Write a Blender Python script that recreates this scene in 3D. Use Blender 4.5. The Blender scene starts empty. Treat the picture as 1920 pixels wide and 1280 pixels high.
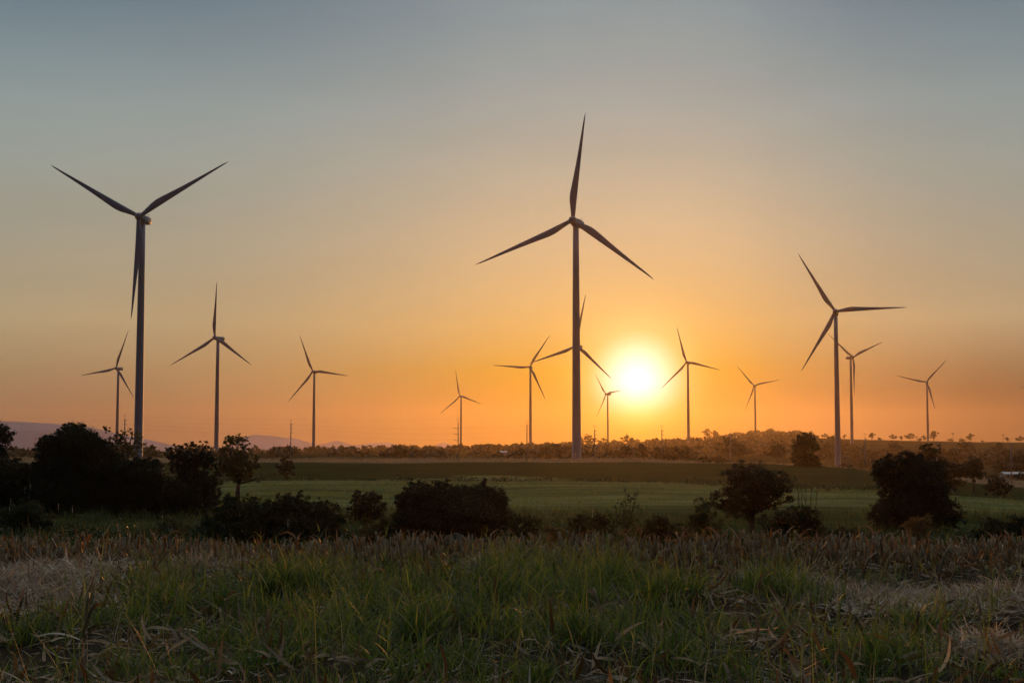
import bpy, math, random
import numpy as np
from mathutils import Vector, Matrix

R = math.radians
rnd = random.Random(7)
rng = np.random.default_rng(11)
scene = bpy.context.scene
col = scene.collection

# ------------------------------------------------------------------ camera, sky, sun, exposure
EYE = 1.6                       # eye height above the stubble field (m)
FPX = 2700.0                    # focal length in pixels of the 1920 px wide photograph
HOR = 838.0                     # row of the horizon
PITCH = math.atan((HOR - 640) / FPX)
cam_d = bpy.data.cameras.new('camera')
cam_d.sensor_width = 36.0
cam_d.lens = FPX / 1920 * 36
cam_d.clip_start = 0.2
cam_d.clip_end = 40000
cam = bpy.data.objects.new('camera', cam_d)
cam.location = (0, 0, EYE)
cam.rotation_euler = (math.pi / 2 + PITCH, 0, 0)
col.objects.link(cam)
scene.camera = cam

SUN_EL, SUN_AZ = R(2.62), R(4.98)
SUN_DIR = Vector((math.sin(SUN_AZ) * math.cos(SUN_EL), math.cos(SUN_AZ) * math.cos(SUN_EL), math.sin(SUN_EL)))
sun_d = bpy.data.lights.new('sun', 'SUN')
sun_d.energy = 1.5
sun_d.color = (1.0, 0.38, 0.08)
sun_d.angle = R(0.6)
sun = bpy.data.objects.new('sun', sun_d)
sun.rotation_euler = (-SUN_DIR).to_track_quat('-Z', 'Y').to_euler()
col.objects.link(sun)

scene.view_settings.view_transform = 'Standard'
scene.view_settings.look = 'None'
scene.view_settings.exposure = 0.0
scene.view_settings.gamma = 1.0
scene.view_settings.use_curve_mapping = False
cy = scene.cycles
cy.max_bounces = 6
cy.diffuse_bounces = 3
cy.glossy_bounces = 2
cy.transmission_bounces = 4
cy.transparent_max_bounces = 4
cy.volume_bounces = 1
cy.use_denoising = True
cy.sample_clamp_indirect = 4.0


def lin(c):
    return tuple(((v / 255) / 12.92 if v / 255 <= 0.04045 else ((v / 255 + 0.055) / 1.055) ** 2.4) for v in c)


class NT:
    """Thin helper round a node tree."""
    def __init__(self, tree):
        self.t = tree
        self.n = tree.nodes
        self.l = tree.links

    def node(self, kind, **kw):
        n = self.n.new(kind)
        for k, v in kw.items():
            setattr(n, k, v)
        return n

    def put(self, sock, v):
        if isinstance(v, bpy.types.NodeSocket):
            self.l.new(v, sock)
        else:
            sock.default_value = v

    def math(self, op, a, b=0.0, clamp=False):
        n = self.node('ShaderNodeMath', operation=op, use_clamp=clamp)
        self.put(n.inputs[0], a)
        self.put(n.inputs[1], b)
        return n.outputs[0]

    def ramp(self, fac, stops, interp='LINEAR'):
        n = self.node('ShaderNodeValToRGB')
        cr = n.color_ramp
        cr.interpolation = interp
        while len(cr.elements) > 1:
            cr.elements.remove(cr.elements[-1])
        cr.elements[0].position = stops[0][0]
        cr.elements[0].color = (*stops[0][1], 1)
        for p, c in stops[1:]:
            e = cr.elements.new(p)
            e.color = (*c, 1)
        self.put(n.inputs[0], fac)
        return n.outputs[0]

    def mix(self, fac, a, b, blend='MIX'):
        n = self.node('ShaderNodeMix', data_type='RGBA', blend_type=blend)
        self.put(n.inputs[0], fac)
        for s, v in ((n.inputs[6], a), (n.inputs[7], b)):
            self.put(s, v if isinstance(v, bpy.types.NodeSocket) else (*v, 1))
        return n.outputs[2]

    def noise(self, vec, scale, detail=4.0, rough=0.55):
        n = self.node('ShaderNodeTexNoise')
        self.put(n.inputs['Vector'], vec)
        n.inputs['Scale'].default_value = scale
        n.inputs['Detail'].default_value = detail
        n.inputs['Roughness'].default_value = rough
        return n.outputs['Fac']


world = bpy.data.worlds.new('World')
scene.world = world
world.use_nodes = True
world.node_tree.nodes.clear()
w = NT(world.node_tree)
tc = w.node('ShaderNodeTexCoord')
nrm = w.node('ShaderNodeVectorMath', operation='NORMALIZE')
w.l.new(tc.outputs['Generated'], nrm.inputs[0])
sep = w.node('ShaderNodeSeparateXYZ')
w.l.new(nrm.outputs[0], sep.inputs[0])
elev = w.math('MULTIPLY', w.math('ARCSINE', sep.outputs[2]), 180 / math.pi)
elev01 = w.math('POWER', w.math('DIVIDE', w.math('MAXIMUM', elev, 0.0), 90.0, True), 0.5)
az = w.math('MULTIPLY', w.math('ARCTAN2', sep.outputs[0], sep.outputs[1]), 180 / math.pi)
dsg = w.math('SUBTRACT', az, math.degrees(SUN_AZ))
daz = w.math('MAXIMUM', w.math('MULTIPLY', dsg, 1.5), w.math('MULTIPLY', dsg, -1.0))
dot = w.node('ShaderNodeVectorMath', operation='DOT_PRODUCT')
w.l.new(nrm.outputs[0], dot.inputs[0])
dot.inputs[1].default_value = SUN_DIR
gam = w.math('MULTIPLY', w.math('ARCCOSINE', w.math('MINIMUM', dot.outputs['Value'], 1.0)), 180 / math.pi)
E = lambda d: (d / 90) ** 0.5
ZEN_FILL = [(E(20), lin((106, 122, 133))), (E(26), lin((146, 155, 160))), (E(36), lin((200, 203, 203))), (E(60), lin((220, 222, 221))), (1, lin((220, 222, 222)))]  # unseen overhead sky, brightened to fill the foreground with light
far = w.ramp(elev01, [(0.0, lin((136, 96, 74))), (E(.5), lin((139, 99, 77))), (E(1.5), lin((146, 110, 83))), (E(3), lin((158, 132, 101))),
                      (E(4.9), lin((174, 155, 122))), (E(8.7), lin((153, 151, 136))), (E(11), lin((147, 154, 147))), (E(13.2), lin((137, 150, 150))),
                      (E(15.2), lin((120, 137, 143))), (E(17.2), lin((100, 120, 133)))] + ZEN_FILL)
near = w.ramp(elev01, [(0.0, lin((124, 74, 0))), (E(.5), lin((126, 80, 0))), (E(1.5), lin((146, 98, 0))), (E(3), lin((184, 138, 22))),
                       (E(4.9), lin((205, 167, 100))), (E(8.7), lin((199, 176, 141))), (E(11), lin((181, 171, 150))), (E(13.2), lin((164, 165, 157))),
                       (E(15.2), lin((151, 159, 157))), (E(17.2), lin((140, 152, 155)))] + ZEN_FILL)
g1 = lambda v: (v, v, v)
wmix = w.ramp(w.math('DIVIDE', daz, 32.0, True), [(0, g1(1)), (3 / 32, g1(.97)), (6 / 32, g1(.82)), (8.5 / 32, g1(.58)), (11 / 32, g1(.42)),
                                                  (14 / 32, g1(.24)), (18 / 32, g1(.12)), (24 / 32, g1(.03)), (1, g1(0))])
sky = w.mix(wmix, far, near)
lowm = w.ramp(elev01, [(E(2.2), g1(1)), (E(5), g1(0))])
rside = w.ramp(w.math('DIVIDE', dsg, 20.0, True), [(0, g1(1)), (.22, g1(.95)), (.42, g1(.70)), (.65, g1(.45)), (1, g1(.42))])
sky = w.mix(lowm, sky, w.mix(1.0, sky, rside, 'MULTIPLY'))
GL = [(0, (1.4, 1.4, 1.35)), (.45, (1.25, 1.2, 1.12)), (.85, (1.0, .92, .82)), (1.25, (.74, .64, .50)), (1.7, (.46, .34, .20)), (2.1, (.30, .20, .08)),
      (3.0, (.10, .06, .01)), (4.2, (.03, .018, .002)), (6, (.006, .004, 0)), (8, (.001, .001, 0)), (10, (0, 0, 0))]
glow = w.ramp(w.math('DIVIDE', gam, 10.0, True), [(g / 10, tuple(v / 1.4 for v in c)) for g, c in GL], 'B_SPLINE')
glow3 = w.node('ShaderNodeVectorMath', operation='SCALE')
w.l.new(glow, glow3.inputs[0])
glow3.inputs['Scale'].default_value = 1.4
warm = w.ramp(elev01, [(E(.5), (1, .8, .1)), (E(1.2), (1, .88, .4)), (E(1.9), (1, .97, .85)), (E(2.5), (1, 1, 1))])
sky = w.mix(1.0, sky, w.mix(1.0, glow3.outputs[0], warm, 'MULTIPLY'), 'ADD')
# away from the sun the evening sky is dimmer and bluer
dh = w.node('ShaderNodeVectorMath', operation='DOT_PRODUCT')
w.l.new(nrm.outputs[0], dh.inputs[0])
dh.inputs[1].default_value = (math.sin(SUN_AZ), math.cos(SUN_AZ), 0)
back = w.ramp(w.math('MULTIPLY_ADD', dh.outputs['Value'], 0.5), [(0, (.07, .14, .26)), (.35, (.09, .17, .29)), (.46, (.28, .36, .46)), (.58, (.78, .80, .83)), (.72, g1(1)), (1, g1(1))])
back.node.inputs[0].links[0].from_node.inputs[2].default_value = 0.5
sky = w.mix(1.0, sky, back, 'MULTIPLY')
# very thin high cirrus: a few per cent of tone
stretch = w.node('ShaderNodeMapping')
stretch.inputs['Scale'].default_value = (2.0, 2.0, 9.0)
stretch.inputs['Rotation'].default_value = (0.0, R(10), 0.0)
w.l.new(nrm.outputs[0], stretch.inputs[0])
cir = w.noise(stretch.outputs[0], 2.2, 5.0, 0.5)
cirv = w.ramp(cir, [(.25, g1(.945)), (.75, g1(1.05))])
sky = w.mix(1.0, sky, cirv, 'MULTIPLY')
nish = w.node('ShaderNodeTexSky', sky_type='NISHITA')
nish.sun_disc = False
nish.sun_elevation = SUN_EL
nish.sun_rotation = SUN_AZ
nish.dust_density = 4.0
nish.air_density = 1.5
bg = w.node('ShaderNodeBackground')
w.l.new(sky, bg.inputs[0])
bg.inputs[1].default_value = 1.0
bg2 = w.node('ShaderNodeBackground')
w.l.new(nish.outputs[0], bg2.inputs[0])
bg2.inputs[1].default_value = 0.002
add = w.node('ShaderNodeAddShader')
w.l.new(bg.outputs[0], add.inputs[0])
w.l.new(bg2.outputs[0], add.inputs[1])
out = w.node('ShaderNodeOutputWorld')
w.l.new(add.outputs[0], out.inputs[0])


# ------------------------------------------------------------------ helpers
def at(px, py, d):
    """World point that the photograph shows at pixel (px, py), d metres ahead."""
    u = (px - 960) / FPX
    v = (640 - py) / FPX
    dy = math.cos(PITCH) - v * math.sin(PITCH)
    dz = math.sin(PITCH) + v * math.cos(PITCH)
    return Vector((u * d / dy, d, EYE + dz * d / dy))


def vnoise(x, y, s, seed=0):
    """Smooth value noise in -1..1."""
    x = np.asarray(x, float) / s + 1000.3
    y = np.asarray(y, float) / s + 1000.7
    xi = np.floor(x).astype(np.int64)
    yi = np.floor(y).astype(np.int64)
    fx = x - xi
    fy = y - yi
    fx = fx * fx * (3 - 2 * fx)
    fy = fy * fy * (3 - 2 * fy)

    def h(a, b):
        n = (a * 374761393 + b * 668265263 + seed * 974634777) & 0x7fffffff
        n = ((n ^ (n >> 13)) * 1274126177) & 0x7fffffff
        n = n ^ (n >> 16)
        return (n % 65536) / 32768.0 - 1
    return (h(xi, yi) * (1 - fx) + h(xi + 1, yi) * fx) * (1 - fy) + (h(xi, yi + 1) * (1 - fx) + h(xi + 1, yi + 1) * fx) * fy


# heights of the land relative to the eye, by column (direction) and distance
TC = np.array([-400, 0, 500, 960, 1150, 1300, 1450, 1600, 1750, 1920, 2400.])
TD = np.array([0.1, 20, 24, 45, 80, 130, 200, 310, 405, 520, 700, 1030, 1400, 1900, 2600, 3400, 5000, 9000.])
TZ = np.array([
    [-1.6] * 11,
    [-1.6] * 11,
    [-2.1] * 11,
    [-4.0, -4.0, -4.4, -4.6, -4.6, -4.6, -4.6, -4.6, -4.6, -4.6, -4.6],
    [-5.2, -5.2, -5.5, -5.7, -5.7, -5.7, -5.7, -5.7, -5.7, -5.7, -5.7],
    [-6.0, -6.0, -6.2, -6.3, -6.3, -6.3, -6.3, -6.3, -6.4, -6.6, -6.8],
    [-6.6, -6.6, -6.7, -6.8, -6.8, -6.8, -6.8, -6.8, -7.2, -7.8, -8.2],
    [-7.2, -7.2, -7.0, -6.9, -6.9, -7.0, -7.2, -7.8, -9.0, -10.2, -11],
    [-4.3, -4.3, -4.2, -4.3, -4.4, -4.5, -5.0, -6.2, -9.2, -11.5, -13],
    [-4.8, -4.8, -4.9, -5.1, -5.2, -5.4, -6.2, -8.3, -11.0, -13, -14],
    [-5.0, -5.0, -5.2, -5.6, -6.2, -6.8, -8.0, -11.5, -13.5, -14.5, -15],
    [-5.6, -5.6, -5.8, -5.6, -5.8, -6.5, -9.0, -14.3, -15.0, -15.0, -14],
    [-6.2, -6.2, -6.6, -4.6, -4.0, -4.2, -3.0, -8.0, -10.0, -10, -8],
    [-6.6, -6.6, -8.0, -2.2, -0.5, 4.0, 9.0, 5.0, 2.0, 0.0, 0.0],
    [-8.0, -8.0, -9.6, 0.0, 2.6, 9.0, 21.0, 14.0, 12.0, 8.5, 8.0],
    [-12, -12, -14, -6, -4, 4.0, 16.0, 12.0, 9.0, 5.0, 5.0],
    [-22, -22, -22, -22, -22, -20, -16, -16, -18, -20, -22],
    [-60] * 11])


def gz(x, y, fine=True):
    """Ground height (world z) at world x, y."""
    x = np.asarray(x, float)
    y = np.asarray(y, float)
    r = np.hypot(x, y)
    ang = np.arctan2(x, y)
    c = np.clip(960 + FPX * np.tan(np.clip(ang, -1.2, 1.2)), TC[0], TC[-1])
    d = np.clip(np.where(np.abs(ang) < 0.6, np.maximum(y, 0.1), r), 0.11, 8999)
    ci = np.clip(np.searchsorted(TC, c) - 1, 0, len(TC) - 2)
    di = np.clip(np.searchsorted(TD, d) - 1, 0, len(TD) - 2)
    fc = (c - TC[ci]) / (TC[ci + 1] - TC[ci])
    fd = (d - TD[di]) / (TD[di + 1] - TD[di])
    z = (TZ[di, ci] * (1 - fc) + TZ[di, ci + 1] * fc) * (1 - fd) + (TZ[di + 1, ci] * (1 - fc) + TZ[di + 1, ci + 1] * fc) * fd
    k = np.clip((np.abs(ang) - 1.2) / 0.9, 0, 1)
    z = z * (1 - k) + k * (-1.6 - 0.0012 * r)
    n = vnoise(x, y, 9, 1) * .18 * np.clip((d - 22) / 40, 0, 1) + vnoise(x, y, 25, 6) * .28 * np.clip((d - 120) / 60, 0, 1) + vnoise(x, y, 60, 2) * .9 * np.clip((d - 200) / 400, 0, 1) \
        + vnoise(x, y, 220, 3) * 1.8 * np.clip((d - 900) / 900, 0, 1)
    if fine:
        n = n + (vnoise(x, y, 1.1, 4) * .09 + vnoise(x, y, .35, 5) * .025) * np.clip((26 - d) / 4, 0, 1)
    return z + n + EYE


def g1z(x, y):
    return float(gz(np.array([x]), np.array([y]))[0])


class Geo:
    """Collects vertices and quads and links them as one mesh object."""
    def __init__(self):
        self.V = []
        self.Q = []
        self.n = 0

    def add(self, V, Q):
        self.V.append(np.asarray(V, float).reshape(-1, 3))
        self.Q.append(np.asarray(Q, np.int64).reshape(-1, 4) + self.n)
        self.n += len(self.V[-1])
        return self

    def mesh(self, name, mat, smooth=False):
        V = np.concatenate(self.V)
        Q = np.concatenate(self.Q)
        me = bpy.data.meshes.new(name)
        me.vertices.add(len(V))
        me.vertices.foreach_set('co', V.astype(np.float32).ravel())
        me.loops.add(len(Q) * 4)
        me.loops.foreach_set('vertex_index', Q.astype(np.int32).ravel())
        me.polygons.add(len(Q))
        me.polygons.foreach_set('loop_start', np.arange(0, len(Q) * 4, 4, dtype=np.int32))
        me.polygons.foreach_set('loop_total', np.full(len(Q), 4, np.int32))
        me.polygons.foreach_set('use_smooth', np.full(len(Q), smooth))
        me.update(calc_edges=True)
        me.validate()
        me.materials.append(mat)
        return me

    def build(self, name, mat, parent=None, smooth=False):
        return obj(name, self.mesh(name, mat, smooth), parent)


def obj(name, me, parent=None, loc=None, rot=None):
    o = bpy.data.objects.new(name, me)
    col.objects.link(o)
    if parent:
        o.parent = parent
    if loc is not None:
        o.location = loc
    if rot is not None:
        o.rotation_euler = rot
    return o


def tag(o, label=None, cat=None, group=None, kind=None):
    if label:
        o['label'] = label
    if cat:
        o['category'] = cat
    if group:
        o['group'] = group
    if kind:
        o['kind'] = kind
    return o


def copy_tree(o, parent=None):
    c = o.copy()
    col.objects.link(c)
    if parent:
        c.parent = parent
    for ch in list(o.children):
        copy_tree(ch, c)
    return c


def tube(pts, rad, n=8, cap=True):
    """Tapered tube through points; returns V, Q."""
    P = np.asarray(pts, float)
    rad = np.asarray(rad, float)
    T = np.gradient(P, axis=0)
    T /= np.linalg.norm(T, axis=1)[:, None] + 1e-9
    ref = np.array([0.31, 0.95, 0.02]) if abs(T[0][2]) > .8 else np.array([0.02, 0.05, 1.0])
    V = []
    a = np.arange(n) * 2 * np.pi / n
    for p, t, r in zip(P, T, rad):
        u = np.cross(ref, t)
        u /= np.linalg.norm(u) + 1e-9
        v = np.cross(t, u)
        V.append(p + r * (np.cos(a)[:, None] * u + np.sin(a)[:, None] * v))
    m = len(P)
    Q = [(i * n + j, i * n + (j + 1) % n, (i + 1) * n + (j + 1) % n, (i + 1) * n + j) for i in range(m - 1) for j in range(n)]
    V = np.concatenate(V)
    if cap:
        V = np.concatenate([V, P[:1], P[-1:]])
        b, e = m * n, m * n + 1
        for j in range(0, n, 2):
            Q.append((b, (j + 2) % n, (j + 1) % n, j))
            o = (m - 1) * n
            Q.append((e, o + j, o + (j + 1) % n, o + (j + 2) % n))
    return V, Q


def box(x0, x1, y0, y1, z0, z1):
    V = [(x, y, z) for z in (z0, z1) for y in (y0, y1) for x in (x0, x1)]
    Q = [(0, 2, 3, 1), (4, 5, 7, 6), (0, 1, 5, 4), (1, 3, 7, 5), (3, 2, 6, 7), (2, 0, 4, 6)]
    return V, Q


def ribbons(base, yaw, L, W, lean, bend, S=4, tw=0.0, shape=0.35):
    """N curved tapering blades. Returns V (N*(S+1)*2,3), Q and centre lines (N,S+1,3)."""
    N = len(base)
    t = np.linspace(0, 1, S + 1)
    th = lean[:, None] + bend[:, None] * t[None] ** 1.3
    d = np.stack([np.cos(yaw), np.sin(yaw), np.zeros(N)], 1)
    step = (L / S)[:, None]
    hs = np.concatenate([np.zeros((N, 1)), np.cumsum(np.sin((th[:, 1:] + th[:, :-1]) / 2) * step, 1)], 1)
    vs = np.concatenate([np.zeros((N, 1)), np.cumsum(np.cos((th[:, 1:] + th[:, :-1]) / 2) * step, 1)], 1)
    C = base[:, None] + hs[..., None] * d[:, None] + vs[..., None] * np.array([0, 0, 1.0])
    side = np.stack([-np.sin(yaw), np.cos(yaw), np.zeros(N)], 1)[:, None]
    nrmv = np.cos(th)[..., None] * d[:, None] - np.sin(th)[..., None] * np.array([0, 0, 1.0])
    ta = (np.asarray(tw) * np.ones(N))[:, None] * (0.3 + t)[None]
    sv = np.cos(ta)[..., None] * side + np.sin(ta)[..., None] * nrmv
    prof = np.minimum(1, shape + 2.2 * t) * (1 - t ** 2.2) + 0.03
    hw = (W[:, None] * prof[None] * 0.5)[..., None]
    V = np.stack([C - sv * hw, C + sv * hw], 2).reshape(-1, 3)
    k = np.arange(N)[:, None] * (S + 1) * 2 + np.arange(S)[None] * 2
    Q = np.stack([k, k + 1, k + 3, k + 2], -1).reshape(-1, 4)
    return V, Q, C


# ------------------------------------------------------------------ materials
def new_mat(name):
    m = bpy.data.materials.new(name)
    m.use_nodes = True
    m.node_tree.nodes.clear()
    return m, NT(m.node_tree)


def finish(nt, shader):
    o = nt.node('ShaderNodeOutputMaterial')
    nt.l.new(shader, o.inputs[0])


def leaf_mat(name, cols, trans=0.4, tcol=None, rough=0.55, spec=0.3, nscale=0.6, namp=0.5):
    """Leaves or blades: a different tone per island, drifting from clump to clump; lets light through."""
    m, nt = new_mat(name)
    geo = nt.node('ShaderNodeNewGeometry')
    n = nt.noise(geo.outputs['Position'], nscale, 3)
    f = nt.math('ADD', nt.math('MULTIPLY', geo.outputs['Random Per Island'], 1 - namp),
                nt.math('MULTIPLY', nt.math('MULTIPLY', nt.math('SUBTRACT', n, 0.25), 2.0, True), namp))
    c = nt.ramp(f, [(i / (len(cols) - 1), k) for i, k in enumerate(cols)])
    p = nt.node('ShaderNodeBsdfPrincipled')
    nt.l.new(c, p.inputs['Base Color'])
    p.inputs['Roughness'].default_value = rough
    p.inputs['Specular IOR Level'].default_value = spec
    if trans:
        t = nt.node('ShaderNodeBsdfTranslucent')
        tc_ = nt.mix(1.0, c, tcol or (1.5, 1.5, .7), 'MULTIPLY')
        nt.l.new(tc_, t.inputs[0])
        mx = nt.node('ShaderNodeMixShader')
        mx.inputs[0].default_value = trans
        nt.l.new(p.outputs[0], mx.inputs[1])
        nt.l.new(t.outputs[0], mx.inputs[2])
        finish(nt, mx.outputs[0])
    else:
        finish(nt, p.outputs[0])
    return m


def solid_mat(name, c, rough=0.5, spec=0.4, var=0.12, scale=3.0, bump=0.0, c2=None):
    m, nt = new_mat(name)
    tcn = nt.node('ShaderNodeTexCoord')
    n = nt.noise(tcn.outputs['Object'], scale, 5)
    a = tuple(v * (1 - var) for v in c)
    b = c2 or tuple(min(1, v * (1 + var)) for v in c)
    cc = nt.ramp(n, [(.3, a), (.7, b)])
    p = nt.node('ShaderNodeBsdfPrincipled')
    nt.l.new(cc, p.inputs['Base Color'])
    p.inputs['Roughness'].default_value = rough
    p.inputs['Specular IOR Level'].default_value = spec
    if bump:
        bn = nt.node('ShaderNodeBump')
        bn.inputs['Strength'].default_value = bump
        nt.l.new(n, bn.inputs['Height'])
        nt.l.new(bn.outputs[0], p.inputs['Normal'])
    finish(nt, p.outputs[0])
    return m


M = {}
M['silhouette'] = solid_mat('turbine_silhouette', (.125, .165, .215), .5, .3, .05, .15)  # white turbines coloured dark so they read as backlit silhouettes
M['bark'] = solid_mat('bark', (.07, .055, .04), .9, .1, .35, 4, .5)
M['concrete'] = solid_mat('concrete', (.20, .19, .18), .85, .2, .15, 2)
M['steel'] = solid_mat('galvanised_steel', (.25, .25, .25), .5, .5, .1, 5)
M['ceramic'] = solid_mat('brown_ceramic', (.10, .06, .04), .3, .5, .1, 5)
M['wire'] = solid_mat('aluminium_wire', (.10, .10, .10), .6, .4, .1, 5)
M['sheet_roof'] = solid_mat('sheet_roof', (.36, .36, .36), .4, .5, .1, 1)
M['wall'] = solid_mat('plaster_wall', (.30, .27, .24), .9, .2, .15, 1)
M['hill'] = solid_mat('hill_haze_blue', (.15, .19, .26), .95, .0, .3, .004)  # blue-grey of distant haze put into the hills' own colour
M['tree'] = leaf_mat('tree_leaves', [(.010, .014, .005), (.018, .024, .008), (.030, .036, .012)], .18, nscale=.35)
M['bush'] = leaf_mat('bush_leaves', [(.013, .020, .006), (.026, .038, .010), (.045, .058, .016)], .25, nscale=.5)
M['pale_tree'] = leaf_mat('thin_leaves', [(.045, .045, .02), (.075, .07, .03), (.10, .09, .04)], .35, nscale=.5)
M['red_bush'] = leaf_mat('dry_shrub_leaves', [(.10, .06, .03), (.16, .10, .045), (.20, .13, .06)], .35, nscale=.8)
M['grass'] = leaf_mat('green_grass', [(.020, .038, .010), (.050, .082, .018), (.09, .125, .032), (.17, .17, .055), (.30, .24, .12)], .5, rough=.5, spec=.3, nscale=1.1, namp=.35)
M['reed'] = leaf_mat('tall_grass', [(.018, .028, .008), (.032, .045, .012), (.055, .068, .02), (.12, .105, .045)], .4, nscale=.12)
M['crop'] = leaf_mat('crop_leaves', [(.06, .085, .024), (.11, .135, .04), (.17, .18, .06)], .45, nscale=.05)
M['drygrass'] = leaf_mat('dry_grass', [(.16, .11, .06), (.26, .18, .10), (.34, .25, .15)], .45, (1.3, 1.2, .9), nscale=.04)
M['straw'] = leaf_mat('straw', [(.10, .065, .04), (.26, .18, .12), (.50, .39, .28), (.74, .62, .48)], .35, (1.2, 1.1, .9), nscale=.9, namp=.35)
M['husk'] = leaf_mat('dry_corn_leaf', [(.06, .032, .012), (.13, .075, .028), (.23, .14, .055), (.40, .28, .13)], .22, (1.2, 1.0, .8), nscale=2.0, namp=.3)
M['orange_leaf'] = leaf_mat('orange_dry_leaf', [(.10, .055, .025), (.17, .09, .04), (.26, .15, .075)], .4, (1.3, 1.0, .7), nscale=9.0, namp=.8)
M['stalk'] = leaf_mat('dry_corn_stalk', [(.09, .052, .020), (.19, .12, .05), (.33, .235, .11)], 0, nscale=3.0)
M['plume'] = leaf_mat('pale_plume', [(.45, .40, .33), (.6, .55, .46)], .5, (1, 1, 1))


def ground_mat():
    m, nt = new_mat('ground_soil_and_fields')
    geo = nt.node('ShaderNodeNewGeometry')
    pos = geo.outputs['Position']
    s = nt.node('ShaderNodeSeparateXYZ')
    nt.l.new(pos, s.inputs[0])
    r = nt.node('ShaderNodeVectorMath', operation='LENGTH')
    nt.l.new(pos, r.inputs[0])
    dist = r.outputs['Value']
    big = nt.noise(pos, .013, 5)
    wob = nt.math('MULTIPLY', nt.math('SUBTRACT', big, .5), 150.0)
    # near field: soil with straw
    n1 = nt.noise(pos, 2.2, 8, .65)
    n2 = nt.noise(pos, 14.0, 6, .6)
    soil = nt.ramp(n1, [(.3, (.020, .014, .009)), (.5, (.036, .027, .018)), (.7, (.075, .056, .036))])
    soil = nt.mix(nt.math('MULTIPLY', n2, .4), soil, (.06, .045, .028))
    # valley grass
    n3 = nt.noise(pos, .25, 6, .6)
    valley = nt.ramp(n3, [(.3, (.022, .030, .010)), (.55, (.045, .055, .018)), (.75, (.085, .085, .035))])
    # crop field, drawn out in rows across the view
    mp = nt.node('ShaderNodeMapping')
    mp.inputs['Scale'].default_value = (.022, .075, .05)
    mp.inputs['Rotation'].default_value = (0, 0, R(6))
    nt.l.new(pos, mp.inputs[0])
    n4 = nt.noise(mp.outputs[0], 1.0, 7, .62)
    crop = nt.ramp(n4, [(.3, (.04, .045, .018)), (.44, (.09, .10, .035)), (.56, (.14, .145, .055)), (.7, (.21, .205, .09))])
    patch = nt.math('MULTIPLY', nt.math('SUBTRACT', nt.noise(pos, .045, 5), .45), 3.0, True)
    crop = nt.mix(nt.math('MULTIPLY', patch, .55), crop, (.060, .058, .024))
    n5 = nt.noise(mp.outputs[0], 2.0, 6, .6)
    darkf = nt.ramp(n5, [(.3, (.022, .028, .010)), (.7, (.042, .048, .018))])
    dry = nt.ramp(n5, [(.25, (.07, .05, .028)), (.5, (.17, .12, .07)), (.75, (.28, .20, .12))])
    mp2 = nt.node('ShaderNodeMapping')
    mp2.inputs['Scale'].default_value = (.004, .012, .01)
    nt.l.new(pos, mp2.inputs[0])
    n6 = nt.noise(mp2.outputs[0], 1.0, 7, .6)
    scrub = nt.ramp(n6, [(.3, (.018, .020, .009)), (.6, (.035, .034, .016)), (.8, (.08, .065, .035))])

    def step(c, wd, wv, plus=0.0):
        a = nt.math('ADD', nt.math('ADD', dist, plus), nt.math('MULTIPLY', wob, wv))
        return nt.math('DIVIDE', nt.math('SUBTRACT', a, c - wd / 2), wd, True)
    c = nt.mix(step(22.5, 2.0, .008), soil, valley)
    c = nt.mix(step(142, 22, .9), c, crop)
    bend = nt.math('MULTIPLY', nt.math('MAXIMUM', nt.math('SUBTRACT', s.outputs[0], 10.0), 0.0), 1.3)
    c = nt.mix(step(312, 8, .8, bend), c, darkf)
    c = nt.mix(step(425, 12, .7), c, dry)
    c = nt.mix(step(640, 120, 1.2), c, scrub)
    p = nt.node('ShaderNodeBsdfPrincipled')
    nt.l.new(c, p.inputs['Base Color'])
    p.inputs['Roughness'].default_value = 1.0
    p.inputs['Specular IOR Level'].default_value = 0.0
    bn = nt.node('ShaderNodeBump')
    bn.inputs['Strength'].default_value = .6
    bn.inputs['Distance'].default_value = .05
    nt.l.new(n2, bn.inputs['Height'])
    nt.l.new(bn.outputs[0], p.inputs['Normal'])
    finish(nt, p.outputs[0])
    return m


M['ground'] = ground_mat()


# ------------------------------------------------------------------ the land
def build_ground():
    rr = np.concatenate([[0.05], np.geomspace(.6, 8800, 330)])
    a1 = np.radians(np.arange(-40, 40.01, .3))
    a2 = np.radians(np.arange(44, 316.1, 4))
    aa = np.concatenate([a1, a2])
    X = rr[:, None] * np.sin(aa)[None]
    Y = rr[:, None] * np.cos(aa)[None]
    Z = gz(X, Y)
    V = np.stack([X, Y, Z], -1).reshape(-1, 3)
    n = len(aa)
    i = np.arange(len(rr) - 1)[:, None] * n
    j = np.arange(n)[None]
    j2 = (j + 1) % n
    Q = np.stack([i + j, i + n + j, i + n + j2, i + j2], -1).reshape(-1, 4)
    Q = Q[:, ::-1]
    g = Geo()
    g.add(V, Q)
    tag(g.build('ground', M['ground'], smooth=True), kind='structure')


build_ground()


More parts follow.
